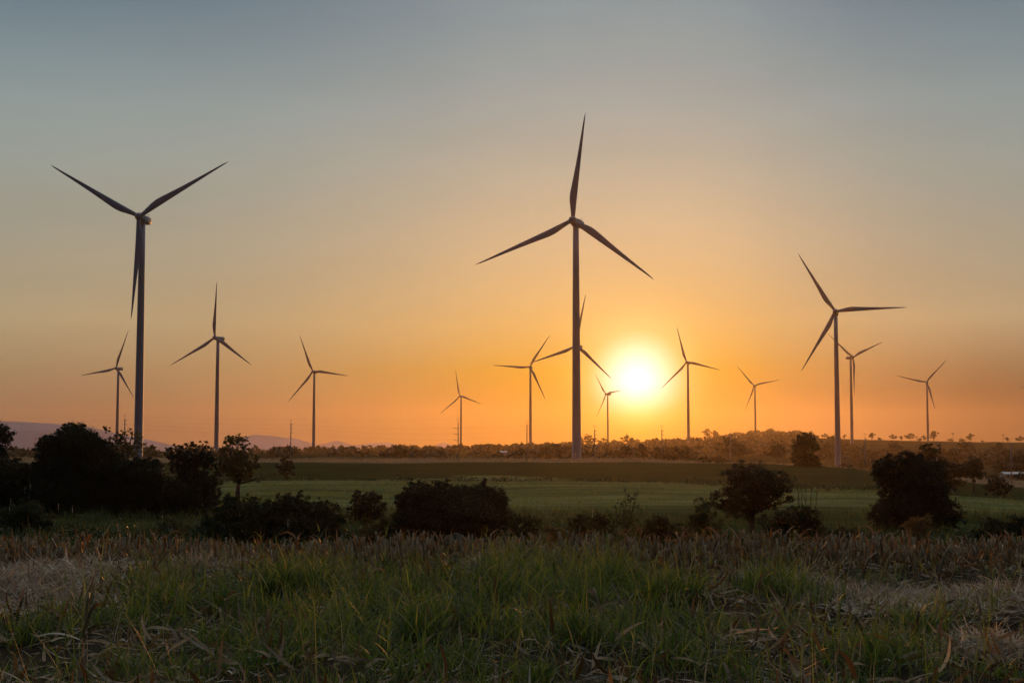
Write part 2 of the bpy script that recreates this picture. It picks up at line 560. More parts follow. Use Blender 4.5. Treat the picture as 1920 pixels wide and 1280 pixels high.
def build_hills(prof, d0, d1, seed):
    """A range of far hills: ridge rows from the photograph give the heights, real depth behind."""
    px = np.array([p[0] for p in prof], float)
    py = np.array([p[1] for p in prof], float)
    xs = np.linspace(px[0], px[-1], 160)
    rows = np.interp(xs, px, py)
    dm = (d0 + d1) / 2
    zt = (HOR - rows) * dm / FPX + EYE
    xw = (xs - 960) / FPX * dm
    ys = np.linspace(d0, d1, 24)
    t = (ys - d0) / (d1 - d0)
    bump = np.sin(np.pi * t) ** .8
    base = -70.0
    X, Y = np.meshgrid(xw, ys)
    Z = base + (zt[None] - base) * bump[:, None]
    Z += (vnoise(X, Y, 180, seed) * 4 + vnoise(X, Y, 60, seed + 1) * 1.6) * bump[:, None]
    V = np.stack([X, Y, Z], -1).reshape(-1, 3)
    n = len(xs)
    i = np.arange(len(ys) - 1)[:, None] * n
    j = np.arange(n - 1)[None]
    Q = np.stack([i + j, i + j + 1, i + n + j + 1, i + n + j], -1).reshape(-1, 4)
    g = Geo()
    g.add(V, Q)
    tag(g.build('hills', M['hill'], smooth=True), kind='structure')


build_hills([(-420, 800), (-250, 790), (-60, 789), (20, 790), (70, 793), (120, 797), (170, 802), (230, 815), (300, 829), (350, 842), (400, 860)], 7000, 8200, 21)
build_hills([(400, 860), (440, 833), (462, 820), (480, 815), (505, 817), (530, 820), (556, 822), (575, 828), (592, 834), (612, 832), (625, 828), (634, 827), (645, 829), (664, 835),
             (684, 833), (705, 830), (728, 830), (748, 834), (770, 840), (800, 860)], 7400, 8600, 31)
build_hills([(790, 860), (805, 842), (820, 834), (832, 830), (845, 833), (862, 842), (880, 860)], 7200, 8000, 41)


# ------------------------------------------------------------------ wind turbines
BL = 50.0
TILT, CONE = R(5), R(4)


def blade_mesh():
    g = Geo()
    S = np.array([0.024, .05, .085, .12, .16, .20, .235, .28, .35, .43, .52, .61, .70, .78, .85, .91, .95, .98, 1.0])
    ch = np.interp(S, [0, .05, .12, .17, .22, .28, .4, .55, .7, .85, .95, 1], [1.9, 1.95, 2.65, 3.25, 3.5, 3.3, 2.7, 2.0, 1.45, .95, .58, .10])
    tr = np.interp(S, [0, .05, .12, .22, .3, .5, .7, 1], [1, .97, .62, .36, .29, .22, .18, .15])
    le = .97 * (1 - S) + .14 * S
    n = 14
    a = np.arange(n) * 2 * np.pi / n
    V = []
    for s, c, t, l in zip(S, ch, tr, le):
        x = l - c * (1 - np.cos(a)) / 2
        y = c * t / 2 * np.sin(a) * (1 + .25 * np.cos(a))
        b = R(11) * (1 - s) ** 2 + R(1)
        X = x * math.cos(b) - y * math.sin(b)
        Y = x * math.sin(b) + y * math.cos(b)
        V.append(np.stack([X, Y - math.sin(CONE) * s * BL, np.full(n, s * BL * math.cos(CONE))], 1))
    m = len(S)
    Q = [(i * n + j, i * n + (j + 1) % n, (i + 1) * n + (j + 1) % n, (i + 1) * n + j) for i in range(m - 1) for j in range(n)]
    for o in (0, (m - 1) * n):
        Q += [(o, o + k, o + k + 1, o + k + 2) for k in range(1, n - 2, 2)]
    g.add(np.concatenate(V), Q)
    return g.mesh('blade', M['silhouette'], True)


def nacelle_mesh():
    # rounded-box sections along y (front to back), relative to the tower top
    secs = [(-2.3, 1.25, 1.25, .25), (-2.0, 1.55, 1.6, .25), (-1.0, 1.8, 1.85, .2), (3.0, 1.85, 1.95, .15), (6.8, 1.75, 1.8, .2), (7.9, 1.6, 1.6, .3), (8.1, 1.3, 1.3, .3)]
    n = 20
    a = np.arange(n) * 2 * np.pi / n
    V = []
    for y, wx, wz, dz in secs:
        ca, sa = np.cos(a), np.sin(a)
        k = (np.abs(ca) ** 5 + np.abs(sa) ** 5) ** (-1 / 5)
        V.append(np.stack([wx * ca * k, np.full(n, y), 1.7 + dz + wz * sa * k], 1))
    m = len(secs)
    Q = [(i * n + j, i * n + (j + 1) % n, (i + 1) * n + (j + 1) % n, (i + 1) * n + j) for i in range(m - 1) for j in range(n)]
    for o in (0, (m - 1) * n):
        Q += [(o, o + k, o + k + 1, o + k + 2) for k in range(1, n - 2, 2)]
    g = Geo()
    g.add(np.concatenate(V), Q)
    # weather mast on the roof
    g.add(*tube([(.5, 6.6, 3.7), (.5, 6.6, 5.0)], [.07, .05], 6))
    g.add(*box(-.2, 1.2, 6.52, 6.68, 4.9, 5.02))
    return g.mesh('nacelle', M['silhouette'], True)


def hub_mesh():
    prof = [(-2.3, .05), (-2.2, .55), (-1.9, 1.05), (-1.3, 1.55), (-.5, 1.85), (.4, 1.95), (1.2, 1.85), (1.9, 1.5), (2.1, .05)]
    n = 20
    a = np.arange(n) * 2 * np.pi / n
    V = [np.stack([r * np.cos(a), np.full(n, y), r * np.sin(a)], 1) for y, r in prof]
    m = len(prof)
    Q = [(i * n + j, i * n + (j + 1) % n, (i + 1) * n + (j + 1) % n, (i + 1) * n + j) for i in range(m - 1) for j in range(n)]
    g = Geo()
    g.add(np.concatenate(V), Q)
    return g.mesh('hub', M['silhouette'], True)


BLADE, NAC, HUB = blade_mesh(), nacelle_mesh(), hub_mesh()
# hub pixel, distance, yaw against the line of sight, rotor angle, label
TURB = [
    (260.5, 406.0, 672, -20, 60, 'huge wind turbine at the far left, one blade hanging down along its tower'),
    (1073.5, 413.0, 654, -18, 7, 'huge wind turbine left of the sun, tallest of all, one blade pointing almost upward'),
    (402.5, 633.0, 1265, -36, 1, 'mid-sized wind turbine between the huge left one and the hills, upright blade'),
    (217.5, 690.0, 1782, -36, 20, 'small wind turbine partly behind the huge left turbine, rotor turned sideways'),
    (586.6, 696.0, 1825, -22, 98, 'small wind turbine standing alone before the blue hills'),
    (862.2, 742.3, 2618, -27, 109, 'tiny wind turbine beside the pole with three crossarms'),
    (993.2, 688.0, 1904, -11, 33, 'small wind turbine just left of the tallest turbine, one blade level to the left'),
    (1080.5, 648.5, 1356, -21, 11, 'wind turbine half hidden behind the tower of the tallest turbine'),
    (1136.0, 738.6, 2798, -46, 83, 'tiny wind turbine right against the left edge of the sun glare'),
    (1287.3, 679.0, 1931, -20, -16, 'small wind turbine just right of the sun'),
    (1414.0, 722.7, 2693, -16, 79, 'tiny wind turbine on the wooded hump of the ridge'),
    (1566.0, 583.5, 1031, -3, 89, 'large wind turbine on the right with one blade level to the right'),
    (1599.4, 669.5, 1824, 38, 66, 'small wind turbine behind the large right one, nacelle pointing left'),
    (1737.0, 716.0, 2452, -8, 43, 'small wind turbine farthest to the right with its whole rotor in view'),
    (1967.0, 716.0, 2430, -8, 19, 'wind turbine outside the right edge, only a blade tip in view'),
]


def turbine(i, hx, hy, d, phi, al, label):
    hubp = at(hx, hy, d)
    azv = math.atan2(hubp.x, hubp.y)
    psi = R(phi) - azv
    over = 4.9
    base = Vector((hubp.x - math.sin(psi) * over, hubp.y + math.cos(psi) * over, 0))
    base.z = g1z(base.x, base.y) - .4
    H = hubp.z - base.z
    root = obj('wind_turbine', None, None, base, (0, 0, psi))
    tag(root, label, 'wind turbine', 'wind turbines of the wind farm')
    ht = H - 1.9 - over * math.sin(TILT)
    g = Geo()
    zs = np.array([0, .25, .26, .30, .34, .35, .66, .665, 1.0])
    zs = np.array([0, .004, .008, .2, .4, .6, .8, 1.0])
    rad = np.array([2.35, 2.35, 2.1, 1.97, 1.83, 1.68, 1.52, 1.36])
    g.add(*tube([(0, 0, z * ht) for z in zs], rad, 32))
    g.build('tower', M['silhouette'], root, True)
    for zf in (.31, .64):
        rr_ = float(np.interp(zf, zs, rad))
        g = Geo()
        g.add(*tube([(0, 0, zf * ht - .12), (0, 0, zf * ht - .08), (0, 0, zf * ht + .08), (0, 0, zf * ht + .12)], [rr_ + .004, rr_ + .05, rr_ + .05, rr_ + .003], 32, False))
        g.build('section_joint', M['silhouette'], root, True)
    if d < 1100:
        g = Geo()
        g.add(*box(-.5, .5, -2.16, -1.9, 1.6, 3.9))
        g.build('door', M['steel'], root)
        g = Geo()
        g.add(*tube([(0, 0, -.6), (0, 0, .55), (0, 0, .6)], [4.2, 4.0, 3.8], 24))
        g.build('foundation', M['concrete'], root)
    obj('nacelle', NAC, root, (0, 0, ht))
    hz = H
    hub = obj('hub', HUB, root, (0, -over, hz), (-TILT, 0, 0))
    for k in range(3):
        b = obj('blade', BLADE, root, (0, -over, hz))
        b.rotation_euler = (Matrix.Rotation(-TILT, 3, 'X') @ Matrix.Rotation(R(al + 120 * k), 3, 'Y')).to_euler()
    return root


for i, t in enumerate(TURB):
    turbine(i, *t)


# ------------------------------------------------------------------ trees and bushes
def leaf_cloud(blobs, ls, dens, seed, core=.45, clump=.30):
    """Leaf quads in clumps through ellipsoids (centre, radii)."""
    r = np.random.default_rng(seed)
    Cs = []
    for (c, rad) in blobs:
        rad = np.array(rad, float)
        n = int(7 * dens * (rad[0] * rad[2]) / (ls * ls))
        n = max(n, 40)
        k = max(10, int(n / 70))
        u = r.normal(size=(k, 3))
        u /= np.linalg.norm(u, axis=1)[:, None]
        rr = core + (1.06 - core) * r.random(k) ** .75
        cc = np.array(c) + u * rr[:, None] * rad
        idx = r.integers(0, k, n)
        cr = clump * rad.min() * (.35 + .9 * r.random(k))
        p = cc[idx] + r.normal(size=(n, 3)) * cr[idx][:, None] * np.array([.6, .6, .42])
        Cs.append(p)
    P = np.concatenate(Cs)
    n = len(P)
    a = r.normal(size=(n, 3))
    a[:, 2] -= .25
    a /= np.linalg.norm(a, axis=1)[:, None]
    b = np.cross(a, r.normal(size=(n, 3)))
    b /= np.linalg.norm(b, axis=1)[:, None] + 1e-9
    L = ls * (.6 + .8 * r.random(n))[:, None]
    Wd = L * .36
    nn = np.cross(a, b)
    V = np.stack([P - a * L * .5, P + b * Wd + nn * L * .08, P + a * L * .5, P - b * Wd + nn * L * .08], 1).reshape(-1, 3)
    Q = np.arange(4 * n).reshape(-1, 4)
    return V, Q


def limbs(g, blobs, h0, r0, seed, n=8):
    r = random.Random(seed)
    top = np.mean([b[0] for b in blobs], 0)
    fork = np.array([top[0] * .4, top[1] * .4, h0])
    pts = [np.array([0, 0, -.3]), np.array([fork[0] * .2, 0, h0 * .4]), fork]
    g.add(*tube(pts, [r0 * 1.25, r0, r0 * .8], n))
    for c, rad in blobs:
        c = np.array(c)
        m = (fork + c) / 2 + np.array([r.uniform(-.2, .2), r.uniform(-.2, .2), r.uniform(-.1, .3)]) * rad[2] * .6
        g.add(*tube([fork, m, c], [r0 * .55, r0 * .32, r0 * .1], 6))
        for _ in range(3):
            e = c + np.array([r.uniform(-1, 1) * rad[0], r.uniform(-1, 1) * rad[1], r.uniform(-.3, 1) * rad[2]]) * .8
            g.add(*tube([m, (m + e) / 2 + np.array([0, 0, .1 * rad[2]]), e], [r0 * .28, r0 * .16, r0 * .04], 5))


SEED = [100]


def plant(name, label, cat, bx, d, blobs, mat='tree', ls=None, dens=5.0, h0=None, r0=None, group=None, core=.25, clump=.28, foli='crown', wood='trunk', depth=1.0, lump=True):
    """A tree or bush whose crown ellipsoids are given in photo pixels, at d metres."""
    SEED[0] += 1
    s = d / FPX
    b = at(bx, HOR, d)
    gzv = g1z(b.x, d)
    root = obj(name, None, None, (b.x, d, gzv))
    tag(root, label, cat, group)
    r = random.Random(SEED[0])
    bl = []
    for (cx, cy_, rx, ry) in blobs:
        c = at(cx, cy_, d)
        ry3 = (rx * .7 + ry * .3) * depth
        bl.append(((c.x - b.x, r.uniform(-.35, .35) * rx * s * depth, c.z - gzv), (rx * s, ry3 * s, ry * s)))
    lumpy = []
    for c, rad in bl:
        if rad[0] / s < 24 or not lump:
            lumpy.append((c, rad))
            continue
        lumpy.append((c, tuple(v * .88 for v in rad)))
        for _ in range(int(5 + rad[0] / s / 8)):
            u = np.array([r.gauss(0, 1), r.gauss(0, 1), r.gauss(.35, 1)])
            u /= np.linalg.norm(u)
            q = r.uniform(.10, .18)
            lumpy.append((tuple(np.array(c) + u * np.array(rad) * r.uniform(.95, 1.12)), tuple(np.array([(rad[0] + rad[2]) / 2] * 3) * q)))
        for _ in range(int(6 + rad[0] / s / 8)):
            u = np.array([r.gauss(0, 1), r.gauss(0, 1), r.gauss(.25, 1)])
            u /= np.linalg.norm(u)
            q = r.uniform(.26, .48)
            lumpy.append((tuple(np.array(c) + u * np.array(rad) * r.uniform(.62, .82)), tuple(np.array([rad[0], rad[1], (rad[0] + rad[2]) / 2]) * q)))
    ls = ls or max(.06, 2.7 * s)
    g = Geo()
    g.add(*leaf_cloud(lumpy, ls, dens * .72, SEED[0], core, clump))
    g.build(foli, M[mat], root)
    zmin = min(c[2] - q[2] for c, q in bl)
    zc = sum(c[2] for c, q in bl) / len(bl)
    h = h0 if h0 is not None else max(.3, .5 * (zmin + zc))
    g = Geo()
    limbs(g, bl, h, r0 or max(.06, zc * .035), SEED[0])
    g.build(wood, M['bark'], root, True)
    return root


def bush(label, bx, d, blobs, mat='bush', **kw):
    kw.setdefault('dens', 5.5)
    kw.setdefault('core', .3)
    x0 = min(b[0] - b[2] for b in blobs)
    x1 = max(b[0] + b[2] for b in blobs)
    gr = HOR + (EYE - g1z((bx - 960) / FPX * d, d)) * FPX / d
    lo = max(b[1] + b[3] for b in blobs)
    if gr - lo > -6:
        blobs = blobs + [((x0 + x1) / 2, (gr + lo) / 2 - 10, (x1 - x0) * .42, max(8, (gr - lo) / 2 + 12))]
    return plant('bush', label, 'bush', bx, d, blobs, mat, foli='foliage', wood='stem', h0=.25, r0=.07, **kw)


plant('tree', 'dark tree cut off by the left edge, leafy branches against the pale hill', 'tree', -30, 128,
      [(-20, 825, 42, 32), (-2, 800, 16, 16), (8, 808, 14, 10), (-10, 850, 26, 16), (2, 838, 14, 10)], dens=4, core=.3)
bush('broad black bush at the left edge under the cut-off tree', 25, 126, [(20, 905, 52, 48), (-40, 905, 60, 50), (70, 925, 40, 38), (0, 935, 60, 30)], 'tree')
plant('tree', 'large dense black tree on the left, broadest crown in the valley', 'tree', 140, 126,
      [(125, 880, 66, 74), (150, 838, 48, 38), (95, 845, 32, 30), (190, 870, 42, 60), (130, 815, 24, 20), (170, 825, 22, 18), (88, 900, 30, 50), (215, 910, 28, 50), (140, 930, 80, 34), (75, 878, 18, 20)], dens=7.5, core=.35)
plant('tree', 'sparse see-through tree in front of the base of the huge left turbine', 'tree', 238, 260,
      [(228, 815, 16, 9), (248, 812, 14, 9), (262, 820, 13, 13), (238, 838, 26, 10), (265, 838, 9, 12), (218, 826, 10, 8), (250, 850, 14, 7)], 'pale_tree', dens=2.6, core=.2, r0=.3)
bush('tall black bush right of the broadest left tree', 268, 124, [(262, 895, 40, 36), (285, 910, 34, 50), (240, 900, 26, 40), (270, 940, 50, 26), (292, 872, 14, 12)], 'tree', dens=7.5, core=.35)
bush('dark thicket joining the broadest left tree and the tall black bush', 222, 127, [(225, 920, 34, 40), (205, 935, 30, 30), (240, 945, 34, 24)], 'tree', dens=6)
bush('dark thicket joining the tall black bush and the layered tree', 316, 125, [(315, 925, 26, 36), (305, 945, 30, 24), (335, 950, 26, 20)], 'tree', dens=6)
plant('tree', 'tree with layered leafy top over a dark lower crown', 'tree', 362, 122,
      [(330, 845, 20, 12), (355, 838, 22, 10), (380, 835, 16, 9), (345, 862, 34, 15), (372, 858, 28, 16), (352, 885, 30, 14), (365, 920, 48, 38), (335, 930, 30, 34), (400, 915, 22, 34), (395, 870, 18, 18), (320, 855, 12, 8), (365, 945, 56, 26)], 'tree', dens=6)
plant('tree', 'airy tree with a bare trunk showing over the green field', 'tree', 447, 185,
      [(446, 826, 24, 12), (430, 838, 16, 12), (462, 838, 14, 12), (450, 868, 38, 20), (425, 870, 22, 20), (478, 872, 16, 18), (448, 890, 30, 12), (486, 898, 10, 6), (415, 845, 12, 8)], 'pale_tree', dens=4.2, h0=1.6, r0=.28)
bush('dark green bush behind the corn stubble, left of the twin bush', 432, 84, [(430, 962, 42, 30), (400, 975, 22, 24), (465, 955, 26, 24), (430, 990, 60, 22)])
bush('wide low dark bush with a pale fleck on its left shoulder', 560, 86, [(520, 955, 40, 28), (560, 948, 42, 24), (600, 965, 36, 26), (625, 980, 24, 20), (560, 985, 80, 24), (500, 975, 26, 24)])
bush('round dark bush standing apart in the middle of the field edge', 688, 112, [(688, 948, 31, 30), (700, 935, 16, 14), (675, 958, 24, 22), (690, 965, 30, 16)], 'tree', dens=6)
bush('low olive shrub between the round bush and the block-shaped bush', 738, 84, [(730, 985, 26, 14), (758, 978, 20, 13), (700, 995, 30, 12)], 'pale_tree')
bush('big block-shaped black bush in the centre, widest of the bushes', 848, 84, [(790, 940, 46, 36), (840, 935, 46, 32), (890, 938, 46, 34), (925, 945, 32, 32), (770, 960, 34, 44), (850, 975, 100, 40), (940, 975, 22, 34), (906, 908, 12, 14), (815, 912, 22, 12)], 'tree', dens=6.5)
bush('small dark bush tucked against the right of the block-shaped bush', 985, 80, [(975, 985, 24, 20), (1000, 978, 16, 14), (990, 1000, 30, 14)])
bush('dry reddish grass-like shrub left of the banana-like sapling', 1035, 78, [(1035, 1000, 26, 16), (1022, 992, 16, 10)], 'red_bush')
bush('low dark bush at the foot of the banana-like sapling', 1105, 80, [(1105, 990, 40, 24), (1085, 975, 20, 14), (1130, 985, 26, 22), (1105, 1005, 50, 14)])
bush('low rounded bush right of the banana-like sapling', 1240, 80, [(1235, 990, 34, 20), (1265, 998, 28, 18), (1215, 1000, 26, 16)])
bush('narrow bush at the left foot of the spreading tree', 1320, 90, [(1322, 958, 22, 26), (1312, 985, 24, 24), (1335, 985, 22, 20)])
plant('tree', 'spreading dark tree with visible branches, in the right half of the valley', 'tree', 1408, 104,
      [(1390, 885, 36, 18), (1410, 905, 52, 26), (1450, 892, 28, 12), (1460, 910, 28, 18), (1380, 925, 38, 22), (1355, 938, 24, 18), (1432, 930, 44, 18), (1472, 925, 18, 14), (1478, 938, 12, 8), (1400, 950, 40, 20), (1368, 955, 26, 14), (1415, 970, 22, 14), (1395, 872, 16, 10), (1340, 948, 14, 10), (1448, 945, 16, 12), (1415, 900, 60, 30)], dens=6.5, h0=1.4, r0=.24, core=.3, clump=.3, lump=False)
bush('broad dark bush below the bare saplings, right of the spreading tree', 1490, 86, [(1485, 975, 42, 26), (1515, 992, 34, 22), (1455, 990, 34, 20), (1500, 1005, 60, 14)])
plant('tree', 'massive dark tree on the right with two crown tiers', 'tree', 1712, 98,
      [(1670, 880, 36, 24), (1710, 875, 44, 22), (1735, 895, 44, 34), (1690, 905, 46, 30), (1650, 885, 18, 18), (1740, 925, 44, 30), (1770, 915, 22, 16), (1680, 945, 40, 36), (1655, 965, 30, 28), (1720, 960, 56, 40), (1770, 960, 34, 32), (1785, 970, 20, 20), (1690, 985, 50, 18), (1712, 858, 20, 10)], dens=6, h0=1.2, r0=.35)
bush('reddish dry shrub in front of the massive right tree', 1725, 82, [(1720, 985, 24, 18), (1735, 978, 14, 14), (1705, 990, 14, 12)], 'red_bush', dens=3)
plant('tree', 'tall reddish-brown tree on the field edge, left of the large right turbine', 'tree', 1510, 395,
      [(1510, 838, 23, 26), (1497, 845, 13, 24), (1525, 835, 12, 22), (1512, 870, 28, 20), (1536, 880, 14, 9), (1490, 860, 9, 10), (1506, 818, 14, 12), (1516, 824, 12, 12)], dens=9)
plant('tree', 'dark tree peeping over the massive right tree', 'tree', 1745, 330,
      [(1745, 848, 20, 16), (1735, 838, 12, 10), (1758, 850, 14, 14), (1742, 865, 24, 14)], dens=5)
plant('tree', 'round dark tree on the green field near the right edge', 'tree', 1824, 300,
      [(1822, 872, 18, 20), (1832, 880, 16, 22), (1815, 880, 12, 16), (1826, 895, 18, 10)], dens=6)
bush('smooth dark bush below the round tree near the right edge', 1866, 265, [(1866, 908, 20, 20), (1855, 915, 14, 14), (1880, 915, 16, 14)], 'tree', dens=6)
bush('long dark hedge-like bush behind the massive right tree', 1800, 350, [(1795, 880, 34, 14), (1770, 885, 30, 14)], 'tree')
bush('dark bush at the foot of the large right turbine', 1588, 440, [(1588, 880, 20, 9), (1575, 885, 18, 6), (1605, 884, 16, 6)], 'tree')
bush('small round dark bush on the far side of the green field', 536, 300, [(536, 868, 15, 14), (528, 872, 10, 12), (545, 872, 10, 12)], 'tree', dens=6)
plant('tree', 'flat-layered tree on the horizon left of the small pointed hill', 'tree', 739, 640,
      [(740, 836, 10, 3), (735, 842, 14, 4), (744, 847, 16, 4), (738, 853, 12, 5), (748, 839, 8, 3)], dens=5, core=.15)

bush('dark low shrub between the broad dark bush and the massive right tree', 1595, 82, [(1590, 1006, 34, 16), (1565, 1010, 26, 12), (1622, 1008, 22, 12)])
bush('dark green shrub at the right edge behind the stubble', 1880, 84, [(1870, 992, 34, 18), (1905, 985, 26, 20), (1840, 1002, 24, 12)])
bush('dark bluish clump of tall reeds at the left edge below the black bush', 45, 86, [(50, 962, 36, 30), (20, 970, 26, 26), (80, 975, 22, 24)])
bush('low olive shrub behind the stubble, between the big upright husk and the left green bush', 315, 86, [(318, 980, 22, 14), (300, 990, 20, 12), (345, 992, 22, 10)], 'pale_tree')

bush('wispy warm-lit brush between the sapling and the low rounded bush', 1178, 78, [(1172, 1000, 20, 16), (1190, 992, 12, 14)], 'red_bush', dens=1.2)
bush('wispy warm-lit brush left of the narrow bush by the spreading tree', 1285, 79, [(1284, 1000, 18, 14), (1300, 1006, 16, 12)], 'red_bush', dens=1.2)


plant('sapling', 'loose feathery sapling with drooping leaves below the sun', 'sapling', 1172, 78,
      [(1184, 932, 13, 12), (1194, 925, 6, 7), (1166, 944, 12, 7), (1190, 948, 9, 7), (1172, 962, 13, 11), (1160, 975, 12, 10), (1184, 978, 12, 12), (1152, 950, 6, 4), (1172, 918, 3, 7)], 'bush', dens=1.6, core=.1, h0=1.0, r0=.05)

# bare saplings right of the spreading tree
for i, (px, top, lx) in enumerate([(1499, 880, -.25), (1508, 892, .1), (1516, 884, .2), (1524, 896, .35), (1504, 902, -.12)]):
    d = 92 + i * .7
    b = at(px, HOR, d)
    z = g1z(b.x, d)
    h = at(px, top, d).z - z
    g = Geo()
    g.add(*tube([(0, 0, -.2), (lx * .3, 0, h * .5), (lx, 0, h)], [.035, .022, .008], 6))
    for k in range(4):
        t = .45 + .13 * k
        g.add(*tube([(lx * t, 0, h * t), (lx * t + rnd.uniform(-.3, .3), rnd.uniform(-.2, .2), h * (t + .16))], [.016, .005], 5))
    o = g.build('bare_sapling', M['bark'], None, True)
    o.location = (b.x, d, z)
    tag(o, 'thin leafless sapling rising from the broad bush right of the spreading tree', 'sapling', 'bare saplings in one clump')


# ------------------------------------------------------------------ far trees (copied from a few kinds)
def far_kind(name, blobs, mat='tree', dens=4.0, h0=.25, r0=.03, ls=.10, core=.3):
    SEED[0] += 1
    root = obj(name, None)
    bl = [((x, y, z), (a, b, c)) for x, y, z, a, b, c in blobs]
    g = Geo()
    g.add(*leaf_cloud(bl, ls, dens, SEED[0], core, .3))
    g.build('crown', M[mat], root)
    g = Geo()
    limbs(g, bl, h0, r0, SEED[0], 6)
    g.build('trunk', M['bark'], root, True)
    return root


FK = {
    'round': far_kind('tree', [(0, 0, .62, .42, .42, .36), (.12, .05, .74, .28, .28, .24), (-.2, 0, .55, .26, .26, .24)]),
    'broad': far_kind('tree', [(0, 0, .6, .6, .5, .30), (.4, .1, .5, .34, .34, .26), (-.42, 0, .52, .32, .32, .26), (.1, 0, .78, .3, .3, .2)]),
    'tall': far_kind('tree', [(0, 0, .70, .24, .24, .28), (.06, 0, .5, .22, .22, .2), (-.05, 0, .84, .16, .16, .14)], h0=.35),
    'flat': far_kind('tree', [(0, 0, .86, .42, .42, .10), (-.2, 0, .68, .30, .3, .09), (.26, 0, .72, .26, .26, .08)], h0=.5, core=.2),
    'low': far_kind('bush', [(0, 0, .4, .8, .6, .42), (.5, 0, .35, .45, .45, .34), (-.5, .1, .3, .5, .5, .3)], h0=.1),
    'palm': far_kind('palm_tree', [(0, 0, .84, .17, .17, .15)], h0=.72, r0=.022, ls=.07, core=.1, dens=2),
}
USED = {k: False for k in FK}


def crest(px, lo=1300, hi=3300):
    """Distance at which the land in this column stands highest in the picture."""
    d = np.linspace(lo, hi, 120)
    x = (px - 960) / FPX * d
    z = gz(x, d, False)
    return float(d[np.argmax((z - EYE) / d)])


def far_tree(kind, px, hpx, label, group, d=None, cat='tree', wscale=1.0):
    d = d or crest(px)
    x = (px - 960) / FPX * d
    z = g1z(x, d)
    o = FK[kind] if not USED[kind] else copy_tree(FK[kind])
    USED[kind] = True
    h = hpx * d / FPX
    o.location = (x, d, z - .02 * h)
    o.scale = (h * wscale, h * wscale, h)
    o.rotation_euler = (0, 0, rnd.uniform(0, 6.28))
    tag(o, label, cat, group)


RG = 'trees along the ridge on the right'
RL = 'small round tree on the bare ridge line to the right of the large right turbine'
far_tree('palm', 1785, 17, 'slim palm on the right ridge, left of the two palms', 'palms on the right ridge', cat='palm tree')
far_tree('palm', 1879, 15, 'slim palm on the right ridge, nearer the right edge', 'palms on the right ridge', cat='palm tree')
for px, h, k, wd in [(1582, 9, 'round', 1), (1633, 14, 'round', 1), (1648, 7, 'low', 1), (1673, 12, 'broad', 1), (1688, 9, 'round', 1), (1705, 15, 'broad', 1.1), (1722, 8, 'low', 1),
                     (1731, 11, 'round', 1), (1749, 20, 'round', 1), (1781, 8, 'low', 1), (1803, 8, 'low', 1), (1817, 16, 'round', 1), (1840, 5, 'low', 1), (1886, 10, 'round', 1), (1910, 13, 'broad', 1)]:
    far_tree(k, px, h, RL, RG, wscale=wd)
HG = 'trees on the wooded hump of the ridge'
HL = 'tree in the wooded hump of the ridge round the tiny turbine right of the sun'
for px in range(1380, 1500, 7):
    far_tree(rnd.choice(['round', 'broad', 'broad']), px + rnd.uniform(-3, 3), rnd.uniform(9, 15), HL, HG, wscale=1.2)
far_tree('round', 1500, 18, 'round tree on the ridge just above the tall reddish-brown tree', None, d=1900)
far_tree('broad', 1545, 10, 'low broad tree on the ridge between the reddish-brown tree and the large right turbine', None)
far_tree('tall', 1326, 22, 'taller of the two round trees standing on the ridge right of the sun', None, wscale=1.5)
far_tree('round', 1340, 18, 'shorter of the two round trees standing on the ridge right of the sun', None)
for px, h in [(1360, 9), (1368, 10), (1310, 7), (1275, 7), (1262, 6)]:
    far_tree('round', px, h, 'small tree on the skyline between the sun and the wooded hump', 'small skyline trees right of the sun')
SG = 'trees on the skyline below the sun'
SL = 'round tree on the hazy skyline between the tallest turbine and the sun'
for px, h, k in [(1088, 15, 'round'), (1104, 18, 'broad'), (1130, 13, 'broad'), (1150, 9, 'round'), (1176, 16, 'broad'), (1195, 9, 'round'), (1212, 8, 'broad'), (1230, 7, 'round')]:
    far_tree(k, px, h * 1.3, SL, SG)
LG = 'trees on the skyline left of the tallest turbine'
LL = 'dark tree on the skyline between the three-armed pole and the tallest turbine'
for px, h, k in [(895, 8, 'round'), (908, 13, 'tall'), (918, 8, 'broad'), (934, 16, 'broad'), (948, 10, 'round'), (955, 9, 'broad'), (966, 17, 'flat'), (978, 17, 'broad'), (1002, 9, 'broad'), (1015, 9, 'round'), (1030, 11, 'round'), (1048, 10, 'broad'), (1060, 12, 'round')]:
    far_tree(k, px, h, LL, LG, d=1500 + rnd.uniform(-150, 250))
MG = 'hazy trees on the slope below the sun'
ML = 'hazy rounded tree on the dusty slope below the sun'
for px, h, k, d in [(1040, 30, 'broad', 760), (1064, 24, 'broad', 800), (1172, 30, 'broad', 640), (1203, 32, 'round', 640), (1229, 28, 'round', 640), (1262, 30, 'broad', 620), (1284, 30, 'round', 650), (1252, 22, 'low', 620),
                    (1365, 45, 'broad', 900), (1385, 38, 'broad', 820), (1455, 40, 'broad', 760), (1325, 20, 'low', 480), (1352, 20, 'low', 470)]:
    far_tree(k, px, h, ML, MG, d=d)
WG = 'trees on the wooded slope under the right ridge'
WL = 'dim hazy tree on the wooded slope under the bare right ridge line'
for k in range(30):
    far_tree(rnd.choice(['round', 'broad', 'broad', 'low']), 1545 + k * 13 + rnd.uniform(-6, 6), rnd.uniform(14, 34), WL, WG, d=rnd.uniform(850, 1500), wscale=1.2)
BG = 'trees in the hollow on the far right'
BLB = 'dim tree in the hollow beyond the green field on the far right'
for px, h, k, d in [(1890, 45, 'broad', 720), (1915, 50, 'broad', 700), (1870, 30, 'round', 760), (1650, 26, 'low', 700), (1700, 30, 'broad', 800), (1905, 22, 'low', 560), (1780, 30, 'broad', 600)]:
    far_tree(k, px, h, BLB, BG, d=d)
QG = 'trees on the left horizon'
